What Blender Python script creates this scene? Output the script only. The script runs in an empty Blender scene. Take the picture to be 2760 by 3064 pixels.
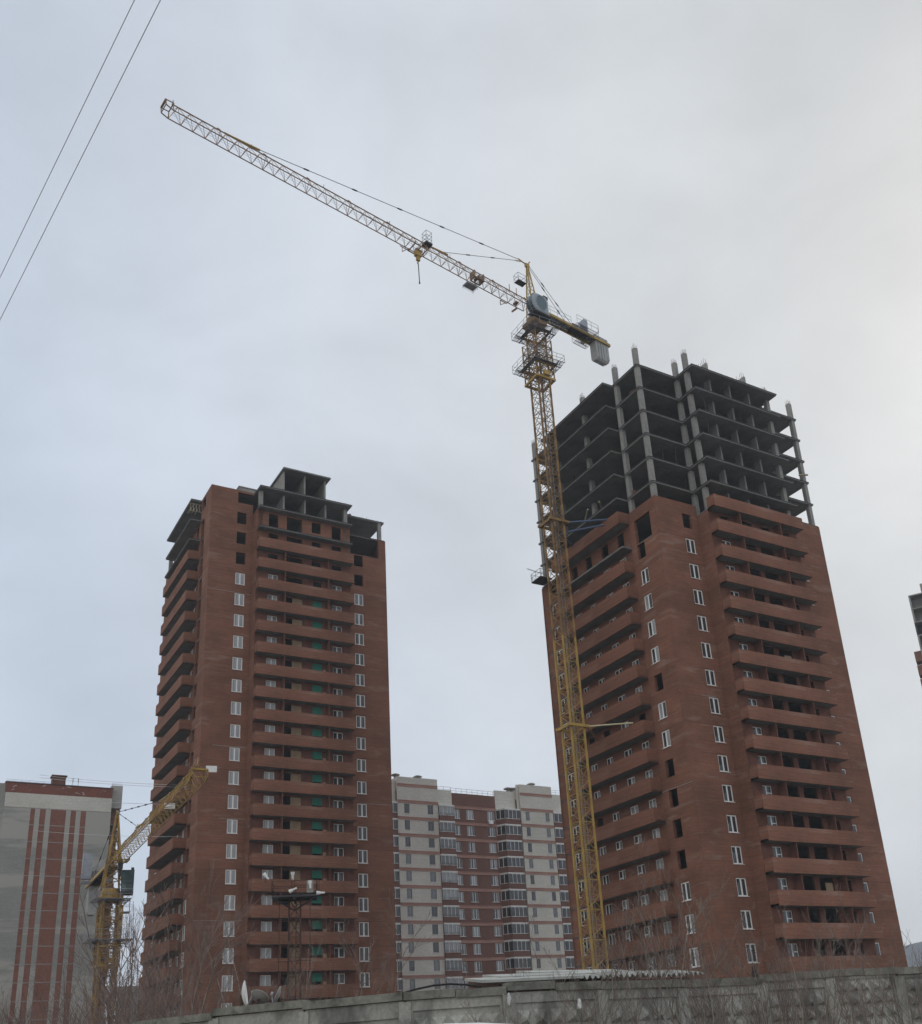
import bpy, math, random
from mathutils import Vector, Matrix
random.seed(7)
rad = math.radians
D = bpy.data
SC = bpy.context.scene
COL = SC.collection

# ------------------------------------------------------------------ camera
cam = D.cameras.new('camera'); camo = D.objects.new('camera', cam); COL.objects.link(camo)
PITCH, ROLL = 0.375357, -0.070459
cp, sp, cr, sr = math.cos(PITCH), math.sin(PITCH), math.cos(ROLL), math.sin(ROLL)
R0, U0, F0 = Vector((1, 0, 0)), Vector((0, -sp, cp)), Vector((0, cp, sp))
CR = R0 * cr + U0 * sr; CU = -R0 * sr + U0 * cr
camo.matrix_world = Matrix(((CR.x, CU.x, -F0.x, 0), (CR.y, CU.y, -F0.y, 0), (CR.z, CU.z, -F0.z, 1.6), (0, 0, 0, 1)))
cam.sensor_fit = 'HORIZONTAL'; cam.sensor_width = 36.0
cam.lens = 3067.0 / 2760.0 * 36.0
cam.shift_x = (1380 - 1504) / 2760.0
cam.shift_y = (1952 - 1532) / 2760.0
cam.clip_start = 0.1; cam.clip_end = 9000
SC.camera = camo

# ------------------------------------------------------------------ overcast sky, soft sun
SUN_AZ, SUN_EL = 38.0, 34.0      # behind the right tower
w = D.worlds.new('World'); SC.world = w; w.use_nodes = True
nt = w.node_tree; N = nt.nodes; L = nt.links; N.clear()
def nd(t, **k):
    n = N.new(t)
    for a, b in k.items(): setattr(n, a, b)
    return n
out = nd('ShaderNodeOutputWorld'); bg = nd('ShaderNodeBackground'); bg.inputs['Strength'].default_value = 0.1
sky = nd('ShaderNodeTexSky', sky_type='NISHITA'); sky.sun_disc = False
sky.sun_elevation = rad(SUN_EL); sky.sun_rotation = rad(SUN_AZ); sky.air_density = 1.0; sky.dust_density = 2.0
tc = nd('ShaderNodeTexCoord')
sepx = nd('ShaderNodeSeparateXYZ'); L.new(tc.outputs['Generated'], sepx.inputs[0])
# broad tone of the cloud sheet: brighter and warmer round the hidden sun, bluer away from it
sund = Vector((math.sin(rad(SUN_AZ)) * math.cos(rad(SUN_EL)), math.cos(rad(SUN_AZ)) * math.cos(rad(SUN_EL)), math.sin(rad(SUN_EL))))
dot = nd('ShaderNodeVectorMath', operation='DOT_PRODUCT'); L.new(tc.outputs['Generated'], dot.inputs[0]); dot.inputs[1].default_value = sund
ramp = nd('ShaderNodeValToRGB'); L.new(dot.outputs['Value'], ramp.inputs[0])
def stops(r, st):
    e = r.color_ramp.elements
    while len(e) > 1: e.remove(e[-1])
    e[0].position = st[0][0]; e[0].color = (*st[0][1], 1)
    for p, c in st[1:]:
        x = e.new(p); x.color = (*c, 1)
stops(ramp, [(0.0, (6.9, 6.9, 6.9)), (0.30, (5.75, 6.25, 6.95)), (0.55, (5.15, 5.8, 6.75)), (0.75, (5.75, 6.2, 6.85)), (0.88, (5.9, 6.2, 6.5)), (0.95, (5.65, 5.9, 6.05)), (1.0, (5.7, 5.85, 5.9))])
# cloud streaks
mp = nd('ShaderNodeMapping'); L.new(tc.outputs['Generated'], mp.inputs[0]); mp.inputs['Scale'].default_value = (1.5, 1.5, 2.6); mp.inputs['Rotation'].default_value = (0.3, 0.25, 0.4)
n1 = nd('ShaderNodeTexNoise'); L.new(mp.outputs[0], n1.inputs['Vector']); n1.inputs['Scale'].default_value = 2.4; n1.inputs['Detail'].default_value = 7; n1.inputs['Roughness'].default_value = 0.55; n1.inputs['Distortion'].default_value = 0.25
cr1 = nd('ShaderNodeMapRange'); L.new(n1.outputs['Fac'], cr1.inputs[0]); cr1.inputs[1].default_value = 0.3; cr1.inputs[2].default_value = 0.7; cr1.inputs[3].default_value = 0.88; cr1.inputs[4].default_value = 1.09
mul = nd('ShaderNodeVectorMath', operation='SCALE'); hz_ = nd('ShaderNodeMapRange'); L.new(sepx.outputs[2], hz_.inputs[0]); hz_.inputs[1].default_value = 0.0; hz_.inputs[2].default_value = 0.62; hz_.inputs[3].default_value = 1.12; hz_.inputs[4].default_value = 0.98
mul0 = nd('ShaderNodeVectorMath', operation='SCALE'); L.new(ramp.outputs[0], mul0.inputs[0]); L.new(hz_.outputs[0], mul0.inputs['Scale']); L.new(mul0.outputs[0], mul.inputs[0]); L.new(cr1.outputs[0], mul.inputs['Scale'])
mix = nd('ShaderNodeMixRGB'); mix.inputs[0].default_value = 0.93
L.new(sky.outputs[0], mix.inputs[1]); L.new(mul.outputs[0], mix.inputs[2]); L.new(mix.outputs[0], bg.inputs[0]); L.new(bg.outputs[0], out.inputs[0])
sl = D.lights.new('sun', 'SUN'); slo = D.objects.new('sun', sl); COL.objects.link(slo)
sl.energy = 0.5; sl.angle = rad(25); sl.color = (1.0, 0.96, 0.9)
slo.rotation_euler = (-sund).to_track_quat('-Z', 'Y').to_euler()
vs = SC.view_settings; vs.view_transform = 'Standard'; vs.look = 'None'; vs.gamma = 1; vs.exposure = 0.30; vs.use_curve_mapping = False
SC.cycles.max_bounces = 5; SC.cycles.diffuse_bounces = 3

# ------------------------------------------------------------------ materials
def mat(name, col, rough=0.85, var=0.12, scale=0.6, metal=0.0, col2=None, stretch=(1, 1, 1), bump=0.0, rnd=0.0, spec=0.3, fine=None, patch=None, brick=None):
    m = D.materials.new(name); m.use_nodes = True; t = m.node_tree; n = t.nodes; l = t.links
    b = n['Principled BSDF']; b.inputs['Roughness'].default_value = rough; b.inputs['Metallic'].default_value = metal
    b.inputs['Specular IOR Level'].default_value = spec
    tcn = n.new('ShaderNodeTexCoord'); mpn = n.new('ShaderNodeMapping'); mpn.inputs['Scale'].default_value = stretch
    l.new(tcn.outputs['Object'], mpn.inputs[0])
    no = n.new('ShaderNodeTexNoise'); no.inputs['Scale'].default_value = scale; no.inputs['Detail'].default_value = 7; no.inputs['Roughness'].default_value = 0.6
    l.new(mpn.outputs[0], no.inputs['Vector'])
    r = n.new('ShaderNodeValToRGB'); l.new(no.outputs['Fac'], r.inputs[0])
    c2 = col2 or tuple(c * (1 + 1.6 * var) for c in col)
    c1 = tuple(c * (1 - 1.6 * var) for c in col) if not col2 else col
    e = r.color_ramp.elements; e[0].position = 0.33; e[0].color = (*c1, 1); e[1].position = 0.67; e[1].color = (*c2, 1)
    cur = r.outputs[0]
    if brick:      # fine courses; brick = (brick length, course height, mortar colour)
        bt = n.new('ShaderNodeTexBrick'); bt.inputs['Scale'].default_value = 1.0
        bt.inputs['Brick Width'].default_value = brick[0]; bt.inputs['Row Height'].default_value = brick[1]; bt.inputs['Mortar Size'].default_value = 0.008
        bt.inputs['Color1'].default_value = (1.12, 1.12, 1.12, 1); bt.inputs['Color2'].default_value = (0.84, 0.84, 0.84, 1); bt.inputs['Mortar'].default_value = (*brick[2], 1)
        sx = n.new('ShaderNodeSeparateXYZ'); l.new(tcn.outputs['Object'], sx.inputs[0]); ad = n.new('ShaderNodeMath'); l.new(sx.outputs[0], ad.inputs[0]); l.new(sx.outputs[1], ad.inputs[1])
        cx = n.new('ShaderNodeCombineXYZ'); l.new(ad.outputs[0], cx.inputs[0]); l.new(sx.outputs[2], cx.inputs[1]); l.new(cx.outputs[0], bt.inputs['Vector'])
        mm = n.new('ShaderNodeMixRGB'); mm.blend_type = 'MULTIPLY'; mm.inputs[0].default_value = 0.75; l.new(cur, mm.inputs[1]); l.new(bt.outputs[0], mm.inputs[2]); cur = mm.outputs[0]
    if fine:
        nf = n.new('ShaderNodeTexNoise'); nf.inputs['Scale'].default_value = fine[0]; nf.inputs['Detail'].default_value = 4
        mf = n.new('ShaderNodeMapping'); mf.inputs['Scale'].default_value = fine[2] if len(fine) > 2 else (1, 1, 1); l.new(tcn.outputs['Object'], mf.inputs[0]); l.new(mf.outputs[0], nf.inputs['Vector'])
        mr = n.new('ShaderNodeMapRange'); l.new(nf.outputs['Fac'], mr.inputs[0]); mr.inputs[1].default_value = .3; mr.inputs[2].default_value = .7; mr.inputs[3].default_value = 1 - fine[1]; mr.inputs[4].default_value = 1 + fine[1]
        ml = n.new('ShaderNodeVectorMath'); ml.operation = 'SCALE'; l.new(cur, ml.inputs[0]); l.new(mr.outputs[0], ml.inputs['Scale']); cur = ml.outputs[0]
    if patch:      # (colour, scale, threshold, softness, stretch, amount)
        np_ = n.new('ShaderNodeTexNoise'); np_.inputs['Scale'].default_value = patch[1]; np_.inputs['Detail'].default_value = 8; np_.inputs['Roughness'].default_value = 0.62; np_.inputs['Distortion'].default_value = 0.5
        mpp = n.new('ShaderNodeMapping'); mpp.inputs['Scale'].default_value = patch[4]; mpp.inputs['Location'].default_value = (3.1, 1.7, 9.2)
        l.new(tcn.outputs['Object'], mpp.inputs[0]); l.new(mpp.outputs[0], np_.inputs['Vector'])
        mr = n.new('ShaderNodeMapRange'); l.new(np_.outputs['Fac'], mr.inputs[0]); mr.inputs[1].default_value = patch[2]; mr.inputs[2].default_value = patch[2] + patch[3]; mr.inputs[3].default_value = 0; mr.inputs[4].default_value = patch[5]
        mx = n.new('ShaderNodeMixRGB'); l.new(mr.outputs[0], mx.inputs[0]); l.new(cur, mx.inputs[1]); mx.inputs[2].default_value = (*patch[0], 1); cur = mx.outputs[0]
    if rnd:
        oi = n.new('ShaderNodeObjectInfo'); mr = n.new('ShaderNodeMapRange'); l.new(oi.outputs['Random'], mr.inputs[0]); mr.inputs[3].default_value = 1 - rnd; mr.inputs[4].default_value = 1 + rnd
        ml = n.new('ShaderNodeVectorMath'); ml.operation = 'SCALE'; l.new(cur, ml.inputs[0]); l.new(mr.outputs[0], ml.inputs['Scale']); cur = ml.outputs[0]
    l.new(cur, b.inputs['Base Color'])
    if bump:
        bp = n.new('ShaderNodeBump'); bp.inputs['Strength'].default_value = bump; bp.inputs['Distance'].default_value = 0.05; l.new(no.outputs['Fac'], bp.inputs['Height']); l.new(bp.outputs[0], b.inputs['Normal'])
    return m
M = {}
M['brick'] = mat('red_brick', (0.220, 0.101, 0.064), 0.92, 0.12, 0.22, rnd=0.085, stretch=(1, 1, 1.5), brick=(0.26, 0.077, (0.9, 0.9, 0.95)), fine=(1.3, 0.16, (0.22, 0.22, 7.0)),
                 patch=((0.36, 0.27, 0.23), 0.45, 0.56, 0.14, (0.5, 0.5, 2.6), 0.42))
M['brick_dark'] = mat('dark_brick_loggia_shade', (0.165, 0.072, 0.05), 0.92, 0.16, 0.9, rnd=0.06, brick=(0.26, 0.077, (0.8, 0.8, 0.8)))  # dark brick; loggia shade on the bay walls is put into this colour
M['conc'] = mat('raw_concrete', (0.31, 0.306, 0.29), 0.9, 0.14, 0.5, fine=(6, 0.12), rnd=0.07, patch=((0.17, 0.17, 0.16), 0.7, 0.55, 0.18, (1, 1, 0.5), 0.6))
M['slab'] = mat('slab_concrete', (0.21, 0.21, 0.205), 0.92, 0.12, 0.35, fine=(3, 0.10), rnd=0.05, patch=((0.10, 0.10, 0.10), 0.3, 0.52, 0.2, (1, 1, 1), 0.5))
M['plaster'] = mat('grey_plaster', (0.30, 0.29, 0.27), 0.9, 0.12, 0.5, fine=(5, .1))
M['pvc'] = mat('white_pvc', (0.84, 0.84, 0.83), 0.45, 0.03, 2.0, spec=0.5)
def glass(name, c1, c2, rough=0.08):
    m = mat(name, c1, rough, 0.1, 0.7, col2=c2, stretch=(3.5, 3.5, 0.35), spec=0.6); return m
M['glass_dark'] = glass('window_glass_dark', (0.018, 0.02, 0.024), (0.075, 0.08, 0.085))
M['glass_curtain_sky'] = glass('window_glass_net_curtain_sky_reflection', (0.22, 0.24, 0.26), (0.40, 0.42, 0.44))  # net curtains and sky reflection are both put into this pane colour
M['glass_mid'] = glass('window_glass_grey', (0.07, 0.08, 0.09), (0.22, 0.23, 0.24))
M['ply'] = mat('plywood', (0.33, 0.24, 0.155), 0.8, 0.12, 1.2)
M['green'] = mat('green_board', (0.02, 0.19, 0.14), 0.7, 0.08, 1.5)
M['timber'] = mat('pale_timber', (0.42, 0.36, 0.27), 0.85, 0.15, 1.5)
M['rebar'] = mat('rusty_rebar', (0.12, 0.09, 0.075), 0.9, 0.2, 3.0)
M['cy'] = mat('crane_yellow_paint', (0.30, 0.185, 0.07), 0.55, 0.22, 0.7, patch=((0.13, 0.060, 0.03), 1.1, 0.50, 0.15, (1, 1, .6), 0.8))
M['cyb'] = mat('crane_yellow_bright', (0.43, 0.29, 0.08), 0.5, 0.14, 0.8, patch=((0.16, 0.08, 0.03), 1.3, 0.56, 0.12, (1, 1, .6), 0.7))
M['camb'] = mat('crane_amber_paint', (0.36, 0.225, 0.055), 0.55, 0.22, 0.7, patch=((0.13, 0.065, 0.03), 1.1, 0.48, 0.15, (1, 1, .6), 0.75))
M['cred'] = mat('crane_red_rust', (0.31, 0.205, 0.135), 0.65, 0.2, 0.8)
M['cdark'] = mat('dark_steel', (0.055, 0.055, 0.06), 0.6, 0.2, 1.0)
M['galv'] = mat('galvanised_steel', (0.32, 0.34, 0.38), 0.45, 0.1, 1.0, metal=0.3)
M['galvd'] = mat('weathered_steel_grating', (0.20, 0.20, 0.215), 0.6, 0.15, 1.0)
M['cwc'] = mat('counterweight_concrete', (0.38, 0.385, 0.38), 0.9, 0.12, 0.8, rnd=0.1)
M['cabg'] = mat('cab_grey_paint', (0.34, 0.38, 0.42), 0.5, 0.06, 1.0)
M['cabglass'] = mat('cab_green_glass', (0.035, 0.075, 0.08), 0.06, 0.25, 0.8, spec=0.7)
M['blue'] = mat('blue_grey_paint', (0.10, 0.14, 0.24), 0.6, 0.1, 1.0)
M['cream'] = mat('cream_paint', (0.62, 0.57, 0.38), 0.6, 0.08, 1.0)
M['white'] = mat('white_paint', (0.78, 0.78, 0.76), 0.5, 0.05, 1.2)
M['sil'] = mat('pale_silicate_brick', (0.67, 0.65, 0.585), 0.92, 0.07, 0.12, rnd=0.02, brick=(0.26, 0.088, (0.8, 0.8, 0.8)), fine=(1.0, 0.05, (0.3, 0.3, 3)))
M['silw'] = mat('weathered_silicate_brick', (0.345, 0.35, 0.325), 0.92, 0.05, 0.2, fine=(0.8, 0.06, (.3, .3, 3)), brick=(0.26, 0.088, (0.8, 0.8, 0.8)),
                patch=((0.47, 0.46, 0.42), 0.105, 0.47, 0.05, (0.22, 0.22, 1.7), 0.9))
M['stripe'] = mat('stripe_brick', (0.27, 0.118, 0.082), 0.92, 0.12, 0.9, rnd=0.06, brick=(0.26, 0.088, (0.8, 0.8, 0.8)))
M['brn'] = mat('brown_brick', (0.205, 0.108, 0.082), 0.92, 0.07, 0.3, rnd=0.05, brick=(0.26, 0.088, (0.85, 0.85, 0.85)))
M['band'] = mat('terracotta_band', (0.43, 0.25, 0.205), 0.9, 0.07, 0.4, rnd=0.06)
M['fence'] = mat('weathered_fence_concrete', (0.40, 0.40, 0.36), 0.95, 0.14, 0.9, bump=0.4, rnd=0.08, fine=(14, 0.15), stretch=(1, 1, .6), patch=((0.09, 0.095, 0.085), 1.1, 0.50, 0.14, (1, 1, 0.45), 0.7))
M['cap'] = mat('mossy_cap_concrete', (0.21, 0.21, 0.18), 0.95, 0.2, 1.6, bump=0.4, fine=(9, 0.2), patch=((0.07, 0.075, 0.06), 2.2, 0.52, 0.12, (1, 1, 1), 0.7))
M['slate'] = mat('asbestos_slate', (0.42, 0.43, 0.40), 0.9, 0.12, 1.2, patch=((0.16, 0.16, 0.15), 1.4, 0.55, 0.15, (1, 1, 1), 0.7))
M['bark'] = mat('grey_brown_bark', (0.19, 0.155, 0.135), 0.95, 0.25, 4.0, rnd=0.25)
M['twig'] = mat('reddish_twigs', (0.20, 0.15, 0.13), 0.95, 0.2, 3.0, rnd=0.3)
M['barkl'] = mat('pale_bark', (0.30, 0.26, 0.22), 0.95, 0.2, 4.0, rnd=0.25)
M['rust'] = mat('rusted_steel', (0.075, 0.048, 0.04), 0.85, 0.25, 2.0)
M['ground'] = mat('dry_ground', (0.17, 0.15, 0.125), 0.98, 0.2, 0.3, bump=0.3, fine=(3, 0.2))
M['asph'] = mat('asphalt', (0.05, 0.05, 0.052), 0.95, 0.12, 0.8, fine=(20, 0.15))
M['hillf'] = mat('forested_hill', (0.06, 0.062, 0.066), 1.0, 0.3, 0.02, fine=(0.1, .3))
M['rubber'] = mat('black_rubber', (0.02, 0.02, 0.02), 0.8, 0.1, 2)
M['bag'] = mat('white_plastic_film', (0.7, 0.7, 0.68), 0.4, 0.05, 3)
M['cable'] = mat('grey_cable', (0.6, 0.61, 0.62), 0.6, 0.05, 2)
M['lamp'] = mat('lamp_lens', (0.5, 0.5, 0.48), 0.1, 0.05, 2)

# ------------------------------------------------------------------ mesh helpers
class MB:
    def __init__(s): s.v = []; s.f = []; s.x = None
    def add(s, vs_, fs):
        o = len(s.v)
        if s.x is not None: vs_ = [tuple(s.x @ Vector(p)) for p in vs_]
        s.v += [tuple(p) for p in vs_]; s.f += [tuple(i + o for i in f) for f in fs]
    def box(s, x0, x1, y0, y1, z0, z1):
        s.add([(x0, y0, z0), (x1, y0, z0), (x1, y1, z0), (x0, y1, z0), (x0, y0, z1), (x1, y0, z1), (x1, y1, z1), (x0, y1, z1)],
              [(0, 3, 2, 1), (4, 5, 6, 7), (0, 1, 5, 4), (1, 2, 6, 5), (2, 3, 7, 6), (3, 0, 4, 7)])
    def prism(s, pts, z0, z1):
        n = len(pts)
        s.add([(x, y, z0) for x, y in pts] + [(x, y, z1) for x, y in pts],
              [tuple(range(n))[::-1], tuple(range(n, 2 * n))] + [(i, (i + 1) % n, (i + 1) % n + n, i + n) for i in range(n)])
    def bar(s, p, q, r, n=4, r2=None, cap=True):
        p = Vector(p); q = Vector(q); d = q - p
        if d.length < 1e-6: return
        d.normalize(); a = d.cross(Vector((0, 0, 1)) if abs(d.z) < 0.95 else Vector((1, 0, 0))).normalized(); b = d.cross(a)
        r2 = r if r2 is None else r2; vv = []
        for P, rr in ((p, r), (q, r2)):
            for i in range(n):
                t = 2 * math.pi * (i + 0.5) / n; vv.append(P + (a * math.cos(t) + b * math.sin(t)) * rr)
        fs = [(i, (i + 1) % n, (i + 1) % n + n, i + n) for i in range(n)]
        if cap: fs += [tuple(range(n))[::-1], tuple(range(n, 2 * n))]
        s.add(vv, fs)
    def lathe(s, prof, c=(0, 0, 0), n=16):
        vv = []; fs = []
        for r, z in prof:
            for i in range(n):
                t = 2 * math.pi * i / n; vv.append((c[0] + r * math.cos(t), c[1] + r * math.sin(t), c[2] + z))
        for k in range(len(prof) - 1):
            for i in range(n):
                fs.append((k * n + i, k * n + (i + 1) % n, (k + 1) * n + (i + 1) % n, (k + 1) * n + i))
        s.add(vv, fs)
    def mesh(s, name, m):
        me = D.meshes.new(name); me.from_pydata(s.v, [], s.f); me.update()
        if m is not None: me.materials.append(M[m] if isinstance(m, str) else m)
        return me
    def build(s, name, m, parent=None, loc=None, rz=0):
        return put(name, s.mesh(name, m), parent, loc, rz)
def put(name, me, parent=None, loc=None, rz=0):
    o = D.objects.new(name, me); COL.objects.link(o)
    if parent is not None: o.parent = parent
    if loc is not None: o.location = loc
    if rz: o.rotation_euler = (0, 0, rz)
    return o
def tag(o, label, cat, group=None, kind=None):
    if label: o['label'] = label
    if cat: o['category'] = cat
    if group: o['group'] = group
    if kind: o['kind'] = kind
    return o
def empty(name, loc, rz=0, label=None, cat=None, group=None):
    o = D.objects.new(name, None); COL.objects.link(o); o.location = loc; o.rotation_euler = (0, 0, rz); o.empty_display_size = 0.5
    return tag(o, label, cat, group)
def copy_tree(o, parent=None):
    c = o.copy(); COL.objects.link(c); c.parent = parent
    for ch in list(o.children): copy_tree(ch, c)
    return c
def clean(lst):
    lst = sorted(lst); o = [lst[0]]
    for a in lst[1:]:
        if a - o[-1] > 1e-4: o.append(a)
    return o
def wall(ax, p, t, u0, u1, z0, z1, holes=()):
    """a wall with real openings. ax 'y': plane y=p, outside towards -y, u is x. ax 'x': plane x=p, u is y. t thickness (inward)."""
    b = MB()
    hs = [(max(a, u0), min(c, u1), max(d, z0), min(e, z1)) for a, c, d, e in holes if c > u0 and a < u1 and e > z0 and d < z1]
    us = clean([u0, u1] + [h[0] for h in hs] + [h[1] for h in hs]); zs = clean([z0, z1] + [h[2] for h in hs] + [h[3] for h in hs])
    nu, nz = len(us) - 1, len(zs) - 1
    sol = [[not any(h[0] - 1e-5 <= (us[i] + us[i + 1]) / 2 <= h[1] and h[2] <= (zs[k] + zs[k + 1]) / 2 <= h[3] for h in hs) for k in range(nz)] for i in range(nu)]
    P = (lambda u, d, z: (u, p + d, z)) if ax == 'y' else (lambda u, d, z: (p + d, u, z))
    def q(a, c, d, e):
        b.add([a, c, d, e], [(0, 1, 2, 3)])
    for i in range(nu):
        for k in range(nz):
            if not sol[i][k]: continue
            a, c, d, e = us[i], us[i + 1], zs[k], zs[k + 1]
            q(P(a, 0, d), P(c, 0, d), P(c, 0, e), P(a, 0, e)); q(P(a, t, e), P(c, t, e), P(c, t, d), P(a, t, d))
            if i == 0 or not sol[i - 1][k]: q(P(a, 0, d), P(a, 0, e), P(a, t, e), P(a, t, d))
            if i == nu - 1 or not sol[i + 1][k]: q(P(c, 0, d), P(c, t, d), P(c, t, e), P(c, 0, e))
            if k == 0 or not sol[i][k - 1]: q(P(a, 0, d), P(a, t, d), P(c, t, d), P(c, 0, d))
            if k == nz - 1 or not sol[i][k + 1]: q(P(a, 0, e), P(c, 0, e), P(c, t, e), P(a, t, e))
    return b
_wc = {}
def window(parent, ax, p, u0, u1, z0, z1, pane='glass_dark', cols=2, style='plain', fr='pvc', fw=0.075, names=('window', 'pane')):
    """frame mesh with one child pane per sash; p = outer plane of the frame"""
    w_, h_ = round(u1 - u0, 3), round(z1 - z0, 3)
    key = (ax, w_, h_, cols, style, fr, fw)
    if key not in _wc:
        f = MB(); e = 0.06
        def fb(a, c, d, g, dd=0.0):
            if ax == 'y': f.box(a, c, dd, e, d, g)
            else: f.box(dd, e, a, c, d, g)
        fb(0, w_, 0, fw); fb(0, w_, h_ - fw, h_); fb(0, fw, fw, h_ - fw); fb(w_ - fw, w_, fw, h_ - fw)
        panes = []
        if style == 'door':            # window sash with low sill on one side, transomed leaf on the other
            mx = w_ * 0.45; fb(mx - fw, mx + fw, fw, h_ - fw); fb(mx + fw, w_ - fw, h_ * 0.52, h_ * 0.52 + fw * 1.3)
            panes = [(fw, mx - fw, fw, h_ - fw), (mx + fw, w_ - fw, fw, h_ * 0.52), (mx + fw, w_ - fw, h_ * 0.52 + fw * 1.3, h_ - fw)]
        else:
            xs = [fw] 
            for i in range(1, cols):
                mx = w_ * i / cols; fb(mx - fw * 0.8, mx + fw * 0.8, fw, h_ - fw); xs += [mx - fw * 0.8, mx + fw * 0.8]
            xs += [w_ - fw]
            panes = [(xs[2 * i], xs[2 * i + 1], fw, h_ - fw) for i in range(cols)]
        pm = []
        for a, c, d, g in panes:
            b = MB()
            if ax == 'y': b.box(a, c, 0.03, 0.045, d, g)
            else: b.box(0.03, 0.045, a, c, d, g)
            pm.append(b)
        if style != 'door' and ax in 'xy':
            if ax == 'y': f.box(-.05, w_ + .05, -.16, -.001, -.045, .0)
            else: f.box(-.16, -.001, -.05, w_ + .05, -.045, .0)
        _wc[key] = (f.mesh('window', fr), pm, {})
    me, pm, cache = _wc[key]
    loc = (u0, p, z0) if ax == 'y' else (p, u0, z0)
    o = put(names[0], me, parent, loc)
    for i, b in enumerate(pm):
        mt = pane if isinstance(pane, str) else random.choice(pane)
        if (i, mt) not in cache: cache[(i, mt)] = b.mesh('pane', mt)
        put(names[1], cache[(i, mt)], o)
    return o

# ------------------------------------------------------------------ ground
b = MB(); b.add([(-4000, -600, 0), (4000, -600, 0), (4000, 6000, 0), (-4000, 6000, 0)], [(0, 1, 2, 3)])
tag(b.build('ground', 'ground'), None, None, kind='structure')
b = MB(); b.add([(-60, -8, 0.004), (60, -8, 0.004), (60, 19, 0.004), (-60, 19, 0.004)], [(0, 1, 2, 3)])
tag(b.build('road', 'asph'), None, None, kind='structure')
AZ = rad(57.6); RZ = rad(32.4)
AV = Vector((math.sin(AZ), math.cos(AZ), 0)); BV = Vector((-math.cos(AZ), math.sin(AZ), 0))

# ------------------------------------------------------------------ brick towers under construction
def soffits_right(n): return 72.26 - 3.0 * n if n <= 6 else 54.26 - 0.0 - 2.965 * (n - 6)
def soffits_left(n): return 74.72 - 3.0 * n if n <= 3 else 65.72 - 2.97 * (n - 3)
XB0, XB1, YB, YP = 5.7, 18.9, -1.75, -2.9      # bay on the right-hand face
YA0, YA1 = 4.5, 17.6                           # balconies on the left-hand face
def rebars(parent, pts, z0, h, name='rebar'):
    m = MB()
    for x, y in pts:
        m.bar((x, y, z0), (x + random.uniform(-.04, .04), y + random.uniform(-.04, .04), z0 + h * random.uniform(.6, 1.2)), 0.022, 3)
    o = m.build(name, 'rebar', parent); return o
_colmesh = {}
def column(parent, x, y, z0, z1, s=0.5, sx=None):
    sx = sx or s
    k = (round(z1 - z0, 3), s, sx)
    if k not in _colmesh:
        m = MB(); m.box(-sx / 2, sx / 2, -s / 2, s / 2, 0, k[0]); _colmesh[k] = m.mesh('column', 'conc')
    return put('column', _colmesh[k], parent, (x, y, z0))
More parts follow.
